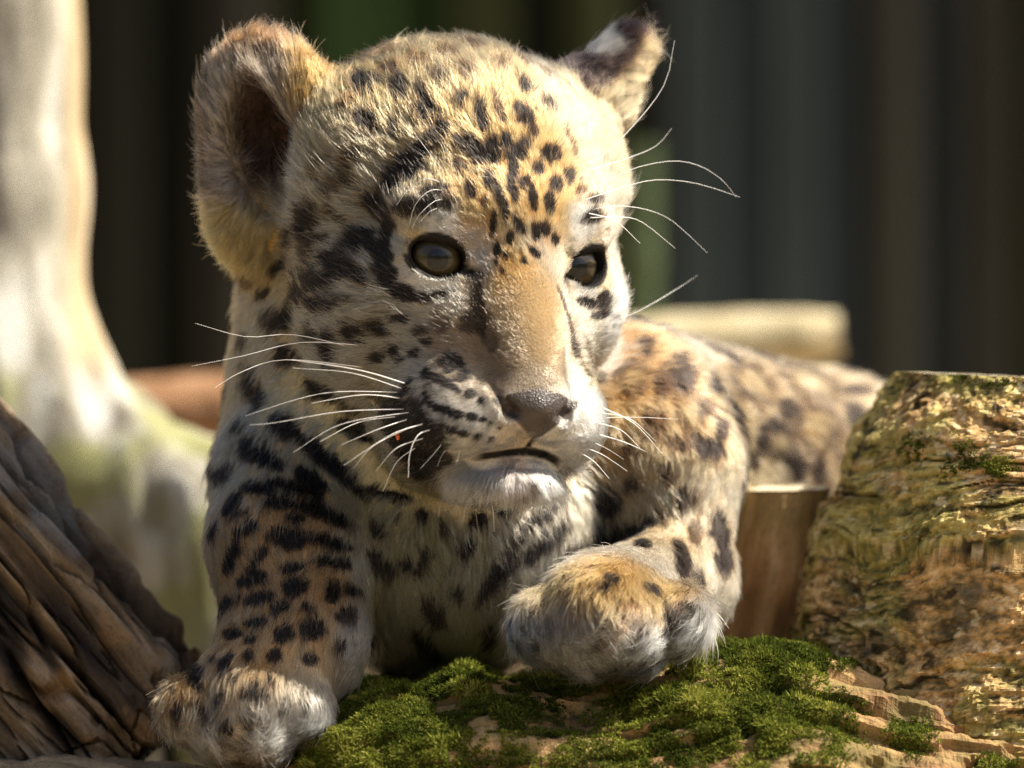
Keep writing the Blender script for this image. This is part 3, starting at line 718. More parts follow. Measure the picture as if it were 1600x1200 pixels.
WHISK = """637 610 550 583 458 575|643 602 560 578 455 562|633 623 567 617 487 630|630 613 530 612 467 623 383 650|637 639 533 643 433 660 390 664|647 643 533 663 458 707|643 653 593 670 533 695
668 660 610 680 537 727|640 668 583 697 552 732|667 683 620 700 588 735|653 697 620 722 598 768|677 670 653 680 640 710 638 747|693 690 677 710 657 732|560 545 460 523 383 526 305 505|575 540 470 535 380 556 300 572|580 575 447 562 380 580 335 606
625 650 560 660 500 690|700 700 690 712 683 730|720 700 716 714 712 728
944 653 997 652 1060 655|941 637 991 662 1035 709|932 678 976 691 1010 706|916 700 944 712 980 736|904 706 929 722 952 748|945 628 988 628 1013 644|962 547 1004 575 1047 616|962 531 1000 543 1029 556|964 517 1010 514 1060 512|964 502 1013 478 1060 450 1090 430
938 645 985 655 1025 690|930 660 970 672 1000 700|925 690 950 702 975 718
841 775 858 796 876 815|826 781 848 795 865 806|870 757 887 765 900 775|730 780 726 800 722 825|766 775 771 803 772 831|744 785 744 806 749 833|790 782 792 800 790 815|812 783 812 800 808 812
699 275 661 226 624 176|717 279 702 245 689 217|699 289 667 279 639 295 619 321|708 301 674 297 649 320 639 354|708 311 680 314 655 336 644 357|699 322 674 329 655 348|720 307 712 296 706 290|727 289 739 267 758 265 770 273|732 292 748 276 765 277
900 313 975 269 1044 252 1090 258 1128 281 1150 308|903 316 969 294 1025 281 1090 287 1156 308|919 328 966 322 1012 328 1053 347 1105 395|912 341 966 339 1003 347 1055 388|915 268 981 247 1025 228 1050 200|896 286 978 209 1037 134 1054 63|905 330 960 345 1000 380"""
m = NT('whisker_hair')
M_WH = m.surf(m.n('ShaderNodeBsdfPrincipled', {'Base Color': (.86, .85, .82, 1), 'Roughness': .35, 'Transmission Weight': .0}).outputs[0])
def catmull(P_, n):
    P_ = np.array(P_); P_ = np.vstack([2 * P_[0] - P_[1], P_, 2 * P_[-1] - P_[-2]]); out = []
    segs = len(P_) - 3; per = max(3, n // segs)
    for i in range(segs):
        p0, p1, p2, p3 = P_[i:i + 4]
        for t in np.linspace(0, 1, per, endpoint=(i == segs - 1)):
            out.append(.5 * ((2 * p1) + (-p0 + p2) * t + (2 * p0 - 5 * p1 + 4 * p2 - p3) * t * t + (-p0 + 3 * p1 - 3 * p2 + p3) * t ** 3))
    return np.array(out)
def tube(path, rad, nv=5):
    K = len(path); tg = norm(np.gradient(path, axis=0)); v = []
    ref = np.array([0.0, 1.0, 0.05])
    for k in range(K):
        a = norm(np.cross(tg[k], ref)); b = np.cross(tg[k], a)
        for i in range(nv):
            ph = 2 * math.pi * i / nv; v.append(path[k] + (a * math.cos(ph) + b * math.sin(ph)) * rad[k])
    f = [(k * nv + i, k * nv + (i + 1) % nv, (k + 1) * nv + (i + 1) % nv, (k + 1) * nv + i) for k in range(K - 1) for i in range(nv)]
    return np.array(v), np.array(f)
for e in parse(WHISK):
    q = [(e[i], e[i + 1]) for i in range(0, len(e), 2)]
    c, n_ = hit(*q[0])
    if c is None: continue
    d0 = c[1] + 8; pts3 = []
    for (x, y) in q:
        dx = x - q[0][0]; dd = -.32 * abs(dx) if dx < 0 else .30 * dx
        if abs(dx) < 60: dd -= 14 * min(1, math.hypot(dx, y - q[0][1]) / 30)
        pts3.append(P(x, y, d0 + dd))
    cp = catmull(pts3, 14); L_ = np.linspace(0, 1, len(cp))
    big = 1.0 if math.hypot(q[-1][0] - q[0][0], q[-1][1] - q[0][1]) > 60 else .6
    v, f = tube(cp, big * (.9 + .25 * math.sin(e[0] * 7)) * (1.0 - .78 * L_))
    mesh_obj('whisker', W(v), f, M_WH, cub, origin=W(cp[0]))

# a crumb of wood caught in the whiskers
c_, n_ = hit(622, 678); cw = c_ + np.array([0, -16, 0])
v, f, a = ball(1.0, np.array([.1, 0, 1.0]), 10, 8); v = v * np.array([4.0, 3.5, 9.0]) * (1 + .35 * fbm(v * 3, 1.2, 2, 4))[:, None] + cw
m = NT('wood_crumb'); M_CR = m.surf(m.n('ShaderNodeBsdfPrincipled', {'Base Color': (.62, .14, .04, 1), 'Roughness': .8}).outputs[0])
tag(mesh_obj('wood_crumb', W(v), f, M_CR, origin=W(cw)), 'tiny orange crumb of wood caught in the cub\'s whiskers', 'crumb')
# ================================================================== the place
def wood_material(name, scale=1.0, bump=.6, rough=.85, spec=.2):
    m = NT(name)
    at = m.n('ShaderNodeAttribute', attribute_name='col'); gc = m.n('ShaderNodeAttribute', attribute_name='grain')
    n1 = m.n('ShaderNodeTexNoise', {'Vector': gc.outputs['Vector'], 'Scale': .16 * scale, 'Detail': 6.0, 'Roughness': .65})
    n2 = m.n('ShaderNodeTexNoise', {'Vector': gc.outputs['Vector'], 'Scale': .6 * scale, 'Detail': 3.0})
    tc = m.n('ShaderNodeTexCoord'); n3 = m.n('ShaderNodeTexNoise', {'Vector': tc.outputs['Object'], 'Scale': 900.0, 'Detail': 3.0})
    f = m.math('ADD', m.math('ADD', m.math('MULTIPLY', n1.outputs[0], .5), m.math('MULTIPLY', n2.outputs[0], .2)), m.math('MULTIPLY', n3.outputs[0], .3))
    c = m.mix(.8, at.outputs['Color'], m.ramp(f, [(.34, (.26, .24, .21)), (.47, (.95, .95, .95)), (.56, (1.15, 1.13, 1.1)), (.66, (1.7, 1.65, 1.55))]), 'MULTIPLY')
    b = m.n('ShaderNodeBump', {'Height': f, 'Strength': bump, 'Distance': 0.0026})
    p = m.n('ShaderNodeBsdfPrincipled', {'Base Color': c, 'Roughness': rough, 'Specular IOR Level': spec, 'Normal': b.outputs[0]})
    return m.surf(p.outputs[0])
M_WOOD = wood_material('weathered_wood')
def vec_attr(o, name, v):
    a = o.data.attributes.new(name, 'FLOAT_VECTOR', 'POINT'); a.data.foreach_set('vector', v.astype(np.float32).ravel())
def ramp3(t, stops):
    t = np.asarray(t); pos = [s[0] for s in stops]
    return np.stack([np.interp(t, pos, [s[1][i] for s in stops]) for i in range(3)], 1)
def log_surface(path, radii, nu, nv, disp, squash=(1, 1), ref=(0, 0, 1)):
    """a tube along path (K,3) with closed ends; disp(u, ang, pos, rad) moves the surface outwards"""
    path = np.array(path, float); t = np.concatenate([[0], np.cumsum(np.linalg.norm(np.diff(path, axis=0), axis=1))])
    u = np.linspace(0, t[-1], nu); c = np.stack([np.interp(u, t, path[:, i]) for i in range(3)], 1)
    r = np.interp(u, t, radii)
    tg = norm(np.gradient(c, axis=0)); ref = np.array(ref, float)
    a = norm(np.cross(tg, ref)); b = norm(np.cross(a, tg))          # b ~ up, a ~ sideways
    ang = np.arange(nv) / nv * 2 * np.pi
    A = ang[None, :].repeat(nu, 0).ravel(); U = u[:, None].repeat(nv, 1).ravel(); R = r[:, None].repeat(nv, 1).ravel()
    dirs = (a[:, None, :] * np.cos(ang)[None, :, None] * squash[0] + b[:, None, :] * np.sin(ang)[None, :, None] * squash[1]).reshape(-1, 3)
    base = c[:, None, :].repeat(nv, 1).reshape(-1, 3)
    off = disp(U, A, base + dirs * R[:, None], R)
    V = base + dirs * (R + off)[:, None]
    f = []
    i = np.arange(nu - 1)[:, None]; j = np.arange(nv)[None, :]; j2 = (j + 1) % nv
    F = np.stack([i * nv + j, i * nv + j2, (i + 1) * nv + j2, (i + 1) * nv + j], 2).reshape(-1, 4)
    rings = 6; Vc, Fc = [], []; off0 = len(V)
    for end, sgn in ((0, 1), (nu - 1, -1)):
        ctr = c[end]; ring = V[end * nv:(end + 1) * nv]; prev = end * nv + np.arange(nv)
        for k in range(1, rings + 1):
            s = 1 - k / (rings + .02); q = ctr + (ring - ctr) * s
            q = q + tg[end][None] * (vnoise(q, 25, 3) * 4)[:, None]
            idx = off0 + np.arange(nv); Vc.append(q); off0 += nv
            ff = np.stack([prev, np.roll(prev, -1), np.roll(idx, -1), idx], 1)
            Fc.append(ff[:, ::-1] if sgn == 1 else ff); prev = idx
    U2 = np.concatenate([U] + [np.full(nv, u[0])] * rings + [np.full(nv, u[-1])] * rings); A2 = np.concatenate([A] + [ang] * (2 * rings))
    R2 = np.concatenate([R] + [r[0] * (1 - (k + 1) / rings) * np.ones(nv) for k in range(rings)] + [r[-1] * (1 - (k + 1) / rings) * np.ones(nv) for k in range(rings)])
    O2 = np.concatenate([off, np.zeros(nv * rings * 2)])
    cap = np.concatenate([np.zeros(len(U)), np.ones(nv * rings * 2)])
    return np.concatenate([V] + Vc), np.concatenate([F[:, ::-1]] + Fc), U2, A2, R2, O2, cap
def vert_normals(V, F):
    fn = np.cross(V[F[:, 2]] - V[F[:, 0]], V[F[:, 3]] - V[F[:, 1]]); N = np.zeros_like(V)
    for k in range(4): np.add.at(N, F[:, k], fn)
    return norm(N)
def cyl(U, A, R, el): return np.stack([U / el, np.cos(A) * R, np.sin(A) * R], 1)
def ridged(p, s, seed): return 1 - np.abs(vnoise(p, s, seed))

# ---- ground, out of view; pale sand tone picked to bounce warm fill
m = NT('sandy_soil'); tc = m.n('ShaderNodeTexCoord')
n1 = m.n('ShaderNodeTexNoise', {'Vector': tc.outputs['Object'], 'Scale': 14.0, 'Detail': 8.0})
c = m.ramp(n1.outputs[0], [(.3, (.20, .145, .085)), (.55, (.37, .28, .17)), (.75, (.48, .38, .25))])
b = m.n('ShaderNodeBump', {'Height': n1.outputs[0], 'Strength': .8, 'Distance': .02})
M_SOIL = m.surf(m.n('ShaderNodeBsdfPrincipled', {'Base Color': c, 'Roughness': .95, 'Normal': b.outputs[0]}).outputs[0])
gs = [-150, -40, -10, -4] + list(np.linspace(-2, 2, 41)) + [4, 10, 40, 150]
gv = np.array([(x, y, 0) for y in gs for x in gs], float); ng = len(gs)
gv[:, 2] = vnoise(gv * np.array([1, 1, 0]), .35, 2) * .006 - .006
gf = np.array([(j * ng + i, j * ng + i + 1, (j + 1) * ng + i + 1, (j + 1) * ng + i) for j in range(ng - 1) for i in range(ng - 1)])
tag(mesh_obj('ground', gv, gf, M_SOIL), kind='structure')

# ---- unseen wooded ring, added to break the eyes' reflected horizon and cut low sky
m = NT('added_ring_slope'); tc = m.n('ShaderNodeTexCoord'); n1 = m.n('ShaderNodeTexNoise', {'Vector': tc.outputs['Object'], 'Scale': 1.2, 'Detail': 8.0})
M_HILL = m.surf(m.n('ShaderNodeBsdfPrincipled', {'Base Color': m.ramp(n1.outputs[0], [(.3, (.018, .026, .010)), (.6, (.055, .070, .024)), (.8, (.11, .12, .045))]), 'Roughness': .95}).outputs[0])
na, nr = 360, 14; hv = []
for j in range(nr):
    for i in range(na):
        a_ = 2 * math.pi * i / na; r_ = 16 + j * 1.6; hv.append((r_ * math.cos(a_), r_ * math.sin(a_), 0))
hv = np.array(hv); jj = np.repeat(np.arange(nr), na) / (nr - 1)
hh = 5.5 + 4.0 * fbm(hv, 9, 3, 201) + 2.2 * fbm(hv, 2.2, 3, 202); hv[:, 2] = np.where(jj == 0, -.3, hh * np.sin(np.clip(jj * 1.25, 0, 1) * np.pi / 2) + .8 * fbm(hv, .9, 2, 203))
hf_ = np.array([(j * na + i, j * na + (i + 1) % na, (j + 1) * na + (i + 1) % na, (j + 1) * na + i) for j in range(nr - 1) for i in range(na)])
tag(mesh_obj('added_wooded_ring', hv, hf_, M_HILL), kind='structure')

# ---- mossy log in front
tops = [(-260, 1180), (100, 1165), (260, 1185), (420, 1196), (500, 1150), (570, 1098), (660, 1062), (760, 1058), (860, 1056), (1000, 1054), (1080, 1040), (1130, 1018), (1240, 1016), (1330, 1045), (1450, 1062), (1650, 1085), (2000, 1100)]
RV, LD = 330.0, 150.0
tx = np.array([t[0] for t in tops]); ty = np.array([t[1] for t in tops])
xs_ = np.linspace(-260, 2000, 46); ys_ = np.interp(xs_, tx, ty); ys_ = np.convolve(np.pad(ys_, 1, 'edge'), [.2, .6, .2], 'valid')
PATCH = [(600, 1110, 75, 50, 1.2), (720, 1062, 62, 34, 1.2), (540, 1170, 70, 40, 1.0), (660, 1170, 80, 50, .8), (780, 1120, 90, 60, .55), (1140, 1040, 110, 46, 1.1), (1060, 1090, 90, 50, .9), (1230, 1030, 70, 30, 1.0), (1270, 1115, 70, 18, 1.0),
         (1180, 1140, 130, 60, .75), (1020, 1160, 90, 60, .6), (850, 1170, 80, 40, .45), (640, 1040, 60, 25, .6), (480, 1195, 40, 20, .8), (1420, 1150, 40, 30, .4), (1560, 1190, 30, 20, .5), (900, 1010, 260, 40, .35), (1350, 1040, 40, 14, .7), (830, 1062, 70, 26, .9), (940, 1066, 60, 18, .6)]
def disp_log(U, A, pos, R):
    q = cyl(U, A, R, 6.0); x = proj(pos); rt = sstep(1180, 1330, x[:, 0])
    d = fbm(pos, 90, 3, 21) * 14 + fbm(q, 38, 4, 22) * 10 + fbm(pos, 16, 3, 25, .7) * 5
    d -= 22 * sstep(.88, 1.0, ridged(q, 46, 23))
    st = vnoise(q, 20, 29); d += (5 + 9 * rt) * np.sign(st) * np.abs(st) ** .4       # layered, splintered fibres
    for cx, cy, rx, ry, w_ in PATCH[:8]:
        d += 22 * w_ * np.exp(-(((x[:, 0] - cx) / (rx * .8)) ** 2 + ((x[:, 1] - cy) / (ry * .9)) ** 2))
    return d - 14
lv, lf, U, A, R_, O, cap = log_surface([P(x, y + RV, LD) for x, y in zip(xs_, ys_)], [RV] * len(xs_), 640, 260, disp_log, squash=(1.22, 1.0))
lpx = proj(lv); q = cyl(U, A, R_, 6.0)
t = .5 + .5 * fbm(q, 30, 4, 41) + .15 * (O / 20)
lc = ramp3(t, [(0, (.06, .036, .018)), (.35, (.20, .115, .05)), (.55, (.38, .235, .10)), (.75, (.52, .35, .17)), (1, (.62, .50, .31))])
g = sstep(-.15, .35, fbm(lv, 70, 3, 43)); lc = lc + (g * .6)[:, None] * (np.array((.15, .13, .045)) - lc)
grey = sstep(350, 250, lpx[:, 0]); lc = lc + (grey * .7)[:, None] * (np.array((.24, .20, .14)) * (.5 + t)[:, None] - lc)
o = mesh_obj('mossy_log', W(lv), lf, M_WOOD, smooth=False, origin=W(P(800, 1640, LD))); col_attr(o, 'col', lc); vec_attr(o, 'grain', q)
tag(o, 'moss-covered fallen log with crumbling orange wood under the cub\'s paws', 'log')
LOG_V, LOG_F = lv, lf

# ---- big weathered stump to the right
def stump_grain(pos):
    w1 = fbm(pos, 260, 2, 77) * 80 + fbm(pos, 50, 2, 70) * 7
    return np.stack([pos[:, 0] / 4.5, pos[:, 1] / 4.5, pos[:, 2] + w1], 1)
def disp_stump(U, A, pos, R):
    q = stump_grain(pos); pk = sstep(-.2, .4, fbm(pos, 120, 2, 66))
    d = fbm(pos, 170, 3, 51) * 30 + fbm(q, 30, 4, 52) * 8
    d -= 16 * sstep(.90, 1.0, ridged(q, 52, 53)) * pk
    d += 3.5 * np.sign(vnoise(q, 15, 54)) * np.abs(vnoise(q, 15, 54)) ** .5 + fbm(q, 9, 3, 56, .7) * 6 + fbm(pos, 15, 3, 57, .75) * 9 * (1.2 - pk)
    return d
sp = [P(1660, 594, 380), P(1655, 700, 380), P(1650, 850, 380), P(1650, 1000, 390), P(1650, 1150, 400), P(1650, 1700, 400)]
v, f, U, A, R_, O, cap = log_surface(sp[::-1], [560, 480, 425, 395, 335, 268], 400, 690, disp_stump, ref=(0, 1, 0))
q = stump_grain(v)
t = .48 + .40 * fbm(q, 30, 4, 55) + .55 * fbm(q, 8, 3, 155, .7) + .35 * fbm(v, 9, 2, 156, .7) + .012 * O
c = ramp3(t, [(0, (.07, .05, .022)), (.25, (.22, .15, .06)), (.45, (.42, .26, .105)), (.65, (.56, .37, .17)), (.85, (.62, .50, .31)), (1, (.66, .58, .42))])
olive = sstep(-.12, .28, fbm(v, 110, 4, 57) + .18 * vnoise(q, 22, 58)); c = c + (olive * .72)[:, None] * (np.array((.34, .31, .085)) * (.45 + t)[:, None] - c)
dk = sstep(.32, .5, fbm(v, 80, 3, 59)); c = c + (dk * .6)[:, None] * (np.array((.09, .085, .06)) - c)
pit = sstep(.50, .66, vnoise(np.stack([q[:, 0], q[:, 1], q[:, 2] + fbm(v, 20, 2, 9) * 8], 1), 8, 157)); c = c * (1 - .75 * pit[:, None])
fleck = sstep(.60, .72, vnoise(np.stack([q[:, 0], q[:, 1], q[:, 2] + fbm(v, 20, 2, 9) * 8], 1), 6, 158)); c = c + (fleck * .7)[:, None] * (np.array((.62, .50, .30)) - c)
c = c + (cap * .8)[:, None] * (np.array((.50, .44, .32)) * (.7 + .6 * vnoise(v, 20, 8))[:, None] - c)
o = mesh_obj('tree_stump', W(v), f, M_WOOD, smooth=False, origin=W(P(1650, 1640, 400))); col_attr(o, 'col', c); vec_attr(o, 'grain', q)
tag(o, 'large weathered stump with flat sawn top and olive stains', 'stump')
STUMP_V, STUMP_F = v, f

# ---- smaller sawn stub behind it
def disp_stub(U, A, pos, R):
    q = cyl(U, A, R, 6.0); return fbm(q, 30, 3, 61) * 9 + fbm(pos, 90, 2, 62) * 8
sp = [P(1170, 1700, 560), P(1185, 1000, 540), P(1205, 900, 520), P(1226, 763, 500)]
v, f, U, A, R_, O, cap = log_surface(sp, [120, 85, 80, 76], 180, 160, disp_stub, ref=(0, 1, 0))
# the sawn face leans: shear the top
k_ = sstep(1200, 763, 600 - v[:, 2]); v[:, 2] += (v[:, 0] - P(1226, 763, 500)[0]) * .16 * k_ - (v[:, 1] - 500) * .10 * k_
q = cyl(U, A, R_, 6.0); t = .5 + .6 * fbm(q, 26, 4, 63)
c = ramp3(t, [(0, (.12, .065, .028)), (.4, (.42, .225, .09)), (.7, (.58, .35, .16)), (1, (.62, .46, .28))])
hi_ = sstep(880, 800, 600 - v[:, 2]); c = c + (hi_ * .6)[:, None] * (np.array((.20, .16, .06)) - c)
c = c + (cap * .9)[:, None] * (np.array((.58, .52, .38)) - c)
o = mesh_obj('sawn_stub', W(v), f, M_WOOD, origin=W(P(1170, 1640, 560))); col_attr(o, 'col', c); vec_attr(o, 'grain', q)
tag(o, 'small orange-brown sawn stub between the cub\'s leg and the big stump', 'stump')

# ---- dark split log leaning at the left
def disp_split(U, A, pos, R):
    q = cyl(U, A, R, 7.0)
    d = fbm(q, 60, 3, 71) * 26 + fbm(q, 22, 3, 72) * 10
    for sc, sd, dp, th in ((80, 73, 52, .90), (44, 74, 30, .90), (26, 78, 16, .88)):
        d -= dp * sstep(th, 1.0, ridged(q, sc, sd))
    s = vnoise(q, 34, 75); d += 12 * np.sign(s) * np.abs(s) ** .4
    d += 14 * sstep(.3, .6, vnoise(np.stack([U / 2.0, np.cos(A) * R, np.sin(A) * R], 1), 60, 79))
    return d
ud = np.array([.656, .755]); e0 = np.array([0, 640.]) + 215 * np.array([-.755, .656])
sp = [P(*(e0 + ud * tt), 330) for tt in (-700, -300, 0, 250, 470, 560)]
v, f, U, A, R_, O, cap = log_surface(sp, [205, 215, 215, 212, 200, 160], 480, 330, disp_split, ref=(0, 1, 0))
q = cyl(U, A, R_, 7.0); t = .5 + .5 * fbm(q, 26, 4, 76) + .010 * O
c = ramp3(t, [(0, (.016, .012, .010)), (.35, (.065, .046, .030)), (.55, (.14, .10, .062)), (.75, (.22, .17, .12)), (1, (.32, .29, .26))])
gl = sstep(.05, .4, fbm(v, 120, 3, 77)); c = c + (gl * .75)[:, None] * (np.array((.17, .17, .17)) * (.4 + t)[:, None] - c)
og = sstep(.1, .45, fbm(v, 80, 3, 80)) * sstep(900, 1080, 600 - v[:, 2]); c = c + (og * .7)[:, None] * (np.array((.30, .18, .085)) * (.4 + t)[:, None] - c)
o = mesh_obj('split_log', W(v), f, M_WOOD, smooth=False, origin=W(P(130, 1150, 330))); col_attr(o, 'col', c); vec_attr(o, 'grain', q)
tag(o, 'dark cracked log leaning diagonally beside the cub\'s outstretched paw', 'log')

# ---- pale dead tree far behind at the left: trunk and spreading root
def sdf_mesh(prims, lo, hi, vx, nz=None):
    lo, hi = np.array(lo, float), np.array(hi, float); dm = np.ceil((hi - lo) / vx).astype(int)
    ax_ = [(lo[i] + np.arange(dm[i]) * vx).astype(np.float32) for i in range(3)]
    x, y, z = ax_[0][:, None, None], ax_[1][None, :, None], ax_[2][None, None, :]
    F = np.full(dm, 500, np.float32)
    for op, kind, data, k in prims:
        d = prim_dist(kind, data, x, y, z).astype(np.float32); F = smin(F, d, np.float32(k)) if op == 'add' else -smin(-F, d, np.float32(k))
    if nz is not None:
        pts_ = np.stack(np.meshgrid(*ax_, indexing='ij'), -1).reshape(-1, 3); F = F + nz(pts_).reshape(dm).astype(np.float32)
    return surface_nets(F, lo, vx)
TD = 1500.0
def C_(a, b, ra, rb, k=60, op='add'): return (op, 'c', (np.asarray(a, float), np.asarray(b, float), ra, rb), k)
tp_ = [C_(P(15, -420, TD), P(15, 300, TD), 112, 122), C_(P(15, 300, TD), P(5, 640, TD), 122, 165), C_(P(5, 640, TD), P(20, 1650, TD), 175, 320, 90),
       C_(P(100, 705, TD - 40), P(330, 830, TD - 110), 150, 132, 60), C_(P(330, 830, TD - 110), P(470, 1400, TD - 140), 132, 160, 60), C_(P(-40, 680, TD), P(-330, 1300, TD), 150, 150, 60),
       ('sub', 'e', (P(240, 800, TD - 262), np.array([48., 36., 62.]), I3), 40)]
v, f = sdf_mesh(tp_, P(-560, 1790, TD) * np.array([1, 0, 1]) + np.array([0, TD - 420, 0]), np.array([P(640, 0, TD)[0], TD + 420, P(0, -300, TD)[2]]), 14.0,
                lambda p: fbm(p * np.array([1, 1, .18]), 70, 3, 81) * 24)
q = v * np.array([1, 1, .15]); t = .5 + .8 * fbm(q, 48, 3, 82); vpx = proj(v)
c = ramp3(t, [(0, (.20, .175, .13)), (.42, (.44, .41, .33)), (.6, (.62, .60, .52)), (1, (.74, .73, .68))])
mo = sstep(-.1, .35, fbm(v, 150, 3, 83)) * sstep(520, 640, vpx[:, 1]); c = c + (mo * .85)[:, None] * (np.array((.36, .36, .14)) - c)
c = c * (1 - .30 * sstep(420, 620, vpx[:, 1]))[:, None] * .92  # base and roots darkened in colour to offset the strong sun there
wm = sstep(85, 125, vpx[:, 0]) * sstep(620, 520, vpx[:, 1]); c = c + (wm * .6)[:, None] * (np.array((.50, .36, .18)) - c)  # tan right rim: the trunk's turn into shade, painted on
kd = np.sqrt(((vpx[:, 0] - 240) / 38) ** 2 + ((vpx[:, 1] - 800) / 52) ** 2); c = c + ((1 - sstep(.3, 1.25, kd)) * .8)[:, None] * (np.array((.16, .14, .06)) - c)
dt = empty('dead_tree', tuple(W(P(15, 1640, TD)))); tag(dt, 'pale bleached dead tree with spreading mossy roots and a dark knot hole', 'tree')
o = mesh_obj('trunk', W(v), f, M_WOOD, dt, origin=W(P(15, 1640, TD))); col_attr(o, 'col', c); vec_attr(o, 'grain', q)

# ---- two logs lying far behind
def disp_far(U, A, pos, R): return fbm(cyl(U, A, R, 3.0), 60, 3, 91) * 9
for nm, a_, b_, r0, r1, pal, lab in (
    ('brown_log', P(60, 660, 2300), P(480, 632, 2300), 62, 66, ((.10, .05, .025), (.30, .16, .08), (.42, .25, .14)), 'reddish brown log end lying beyond the pale root'),
    ('pale_log', P(820, 560, 2500), P(1312, 522, 2500), 56, 54, ((.36, .29, .16), (.52, .44, .27), (.62, .54, .36)), 'pale beige log lying behind the cub\'s back')):
    pth = [a_ + (b_ - a_) * k / 9 for k in range(10)]; rr = list(np.linspace(r0, r1, 10)); rr[-1] *= .78
    v, f, U, A, R_, O, cap = log_surface(pth, rr, 120, 64, disp_far)
    q = cyl(U, A, R_, .6); t = .5 + .6 * fbm(q, 60, 3, 92)
    c = ramp3(t, [(0, pal[0]), (.5, pal[1]), (1, pal[2])])
    o = mesh_obj(nm, W(v), f, M_WOOD, origin=W((a_ + b_) / 2 - np.array([0, 0, r0]))); col_attr(o, 'col', c); vec_attr(o, 'grain', cyl(U, A, R_, 4.0)); tag(o, lab, 'log')
    # the bed it lies on
def boulder(name, ctr, rad, seed, colr, lab):
    v, f, a = ball(1.0, np.array([0, 0, 1.0]), 96, 64); v = v * np.array(rad) * (1 + .16 * fbm(v + seed, .8, 4, seed))[:, None] + ctr
    v[:, 2] = np.maximum(v[:, 2], -1044 - 8)
    c = np.array(colr)[None] * (.8 + .5 * fbm(v, 60, 4, seed))[:, None]
    o = mesh_obj(name, W(v), f, M_WOOD, origin=W(np.array([ctr[0], ctr[1], -1044.]))); col_attr(o, 'col', np.clip(c, .01, .8)); vec_attr(o, 'grain', v); tag(o, lab, 'rock')
boulder('rock', np.array([-560., 2300., -600.]), (520, 260, 545), 3, (.09, .075, .05), 'dark earthy rock under the reddish brown log')
boulder('rock', np.array([330., 2520., -540.]), (560, 260, 535), 5, (.10, .09, .06), 'grey-brown rock under the pale beige log')
boulder('rock', np.array([450., 700., -760.]), (600, 620, 440), 7, (.10, .08, .05), 'low earthy rock the cub lies on behind the logs')

# ---- board fence far behind
FD = 6700.0
m = NT('fence_board'); oi = m.n('ShaderNodeObjectInfo'); tc = m.n('ShaderNodeTexCoord')
mp = m.n('ShaderNodeMapping', {'Vector': tc.outputs['Object'], 'Scale': (60, 60, 3)})
nz = m.n('ShaderNodeTexNoise', {'Vector': mp.outputs[0], 'Scale': 1.0, 'Detail': 5.0})
c = m.mix(.8, oi.outputs['Color'], m.ramp(nz.outputs[0], [(.3, (.4, .4, .4)), (.7, (1.5, 1.5, 1.5))]), 'MULTIPLY')
M_BOARD = m.surf(m.n('ShaderNodeBsdfPrincipled', {'Base Color': c, 'Roughness': .9, 'Specular IOR Level': .1}).outputs[0])
fence = empty('board_fence', tuple(W(np.array([0, FD, -1044.])))); tag(fence, 'dark vertical board fence behind the logs', 'fence')
cols = {'k': (.010, .010, .006), 'o': (.026, .030, .011), 'b': (.050, .068, .074), 'd': (.034, .043, .043), 'g': (.024, .046, .014), 'n': (.024, .023, .017)}  # dark throughout, in place of the shade over the fence
# photo-pixel centres of the boards and their stain; the near-black ones have shade put into the colour
brd = [(-330, 'k'), (-230, 'k'), (-130, 'k'), (-30, 'k'), (70, 'k'), (170, 'k'), (270, 'k'), (370, 'n'), (470, 'o'), (560, 'g'), (660, 'g'), (750, 'o'), (840, 'k'), (925, 'o'), (1005, 'n'), (1085, 'd'), (1160, 'b'), (1240, 'd'), (1310, 'b'), (1385, 'n'), (1465, 'd'), (1545, 'n'), (1610, 'o'), (1690, 'n'), (1790, 'k'), (1890, 'k'), (1990, 'n')]
brd = [(x, 'kkonkd'[(x // 100) % 6]) for x in range(-3630, -330, 100)] + brd + [(x, 'ndkbon'[(x // 100) % 6]) for x in range(2090, 5000, 100)]
k_ = 1 + FD / D
for i, (bx, s_) in enumerate(brd):
    nx_ = brd[i + 1][0] if i + 1 < len(brd) else bx + 100; pv = brd[i - 1][0] if i else bx - 100
    wd = ((nx_ - pv) / 2 * k_ + 26) * S; th, ht = .016, 1.30 + .03 * math.sin(i * 2.3); bv = .004
    prof = [(-wd / 2, 0), (-wd / 2, -th + bv), (-wd / 2 + bv, -th), (0, -th - .0025 * math.sin(i)), (wd / 2 - bv, -th), (wd / 2, -th + bv), (wd / 2, 0)]
    n_ = len(prof); zs = [0, .02, ht * .5, ht - .01, ht]
    vv = [(x + .002 * math.sin(i * 1.7 + z * 4), y, z) for z in zs for x, y in prof]
    ff = [(j * n_ + a, j * n_ + (a + 1) % n_, (j + 1) * n_ + (a + 1) % n_, (j + 1) * n_ + a) for j in range(len(zs) - 1) for a in range(n_)] + [tuple(range(n_))[::-1], tuple((len(zs) - 1) * n_ + a for a in range(n_))]
    o = mesh_obj('board', vv, ff, M_BOARD, None, smooth=False); o.parent = fence
    o.location = (float(P(bx, 600, FD)[0] * S), .019 * (i % 2), 0); o.color = (*cols[s_], 1)
for z in (.25, .95):
    vv = [(x, y, zz) for x in (-1.5, 1.45) for y in (.024, .054) for zz in (z, z + .07)]
    o = mesh_obj('rail', vv, [(0, 1, 3, 2), (4, 6, 7, 5), (0, 4, 5, 1), (2, 3, 7, 6), (0, 2, 6, 4), (1, 5, 7, 3)], M_BOARD, None, smooth=False); o.parent = fence; o.color = (.02, .016, .01, 1)
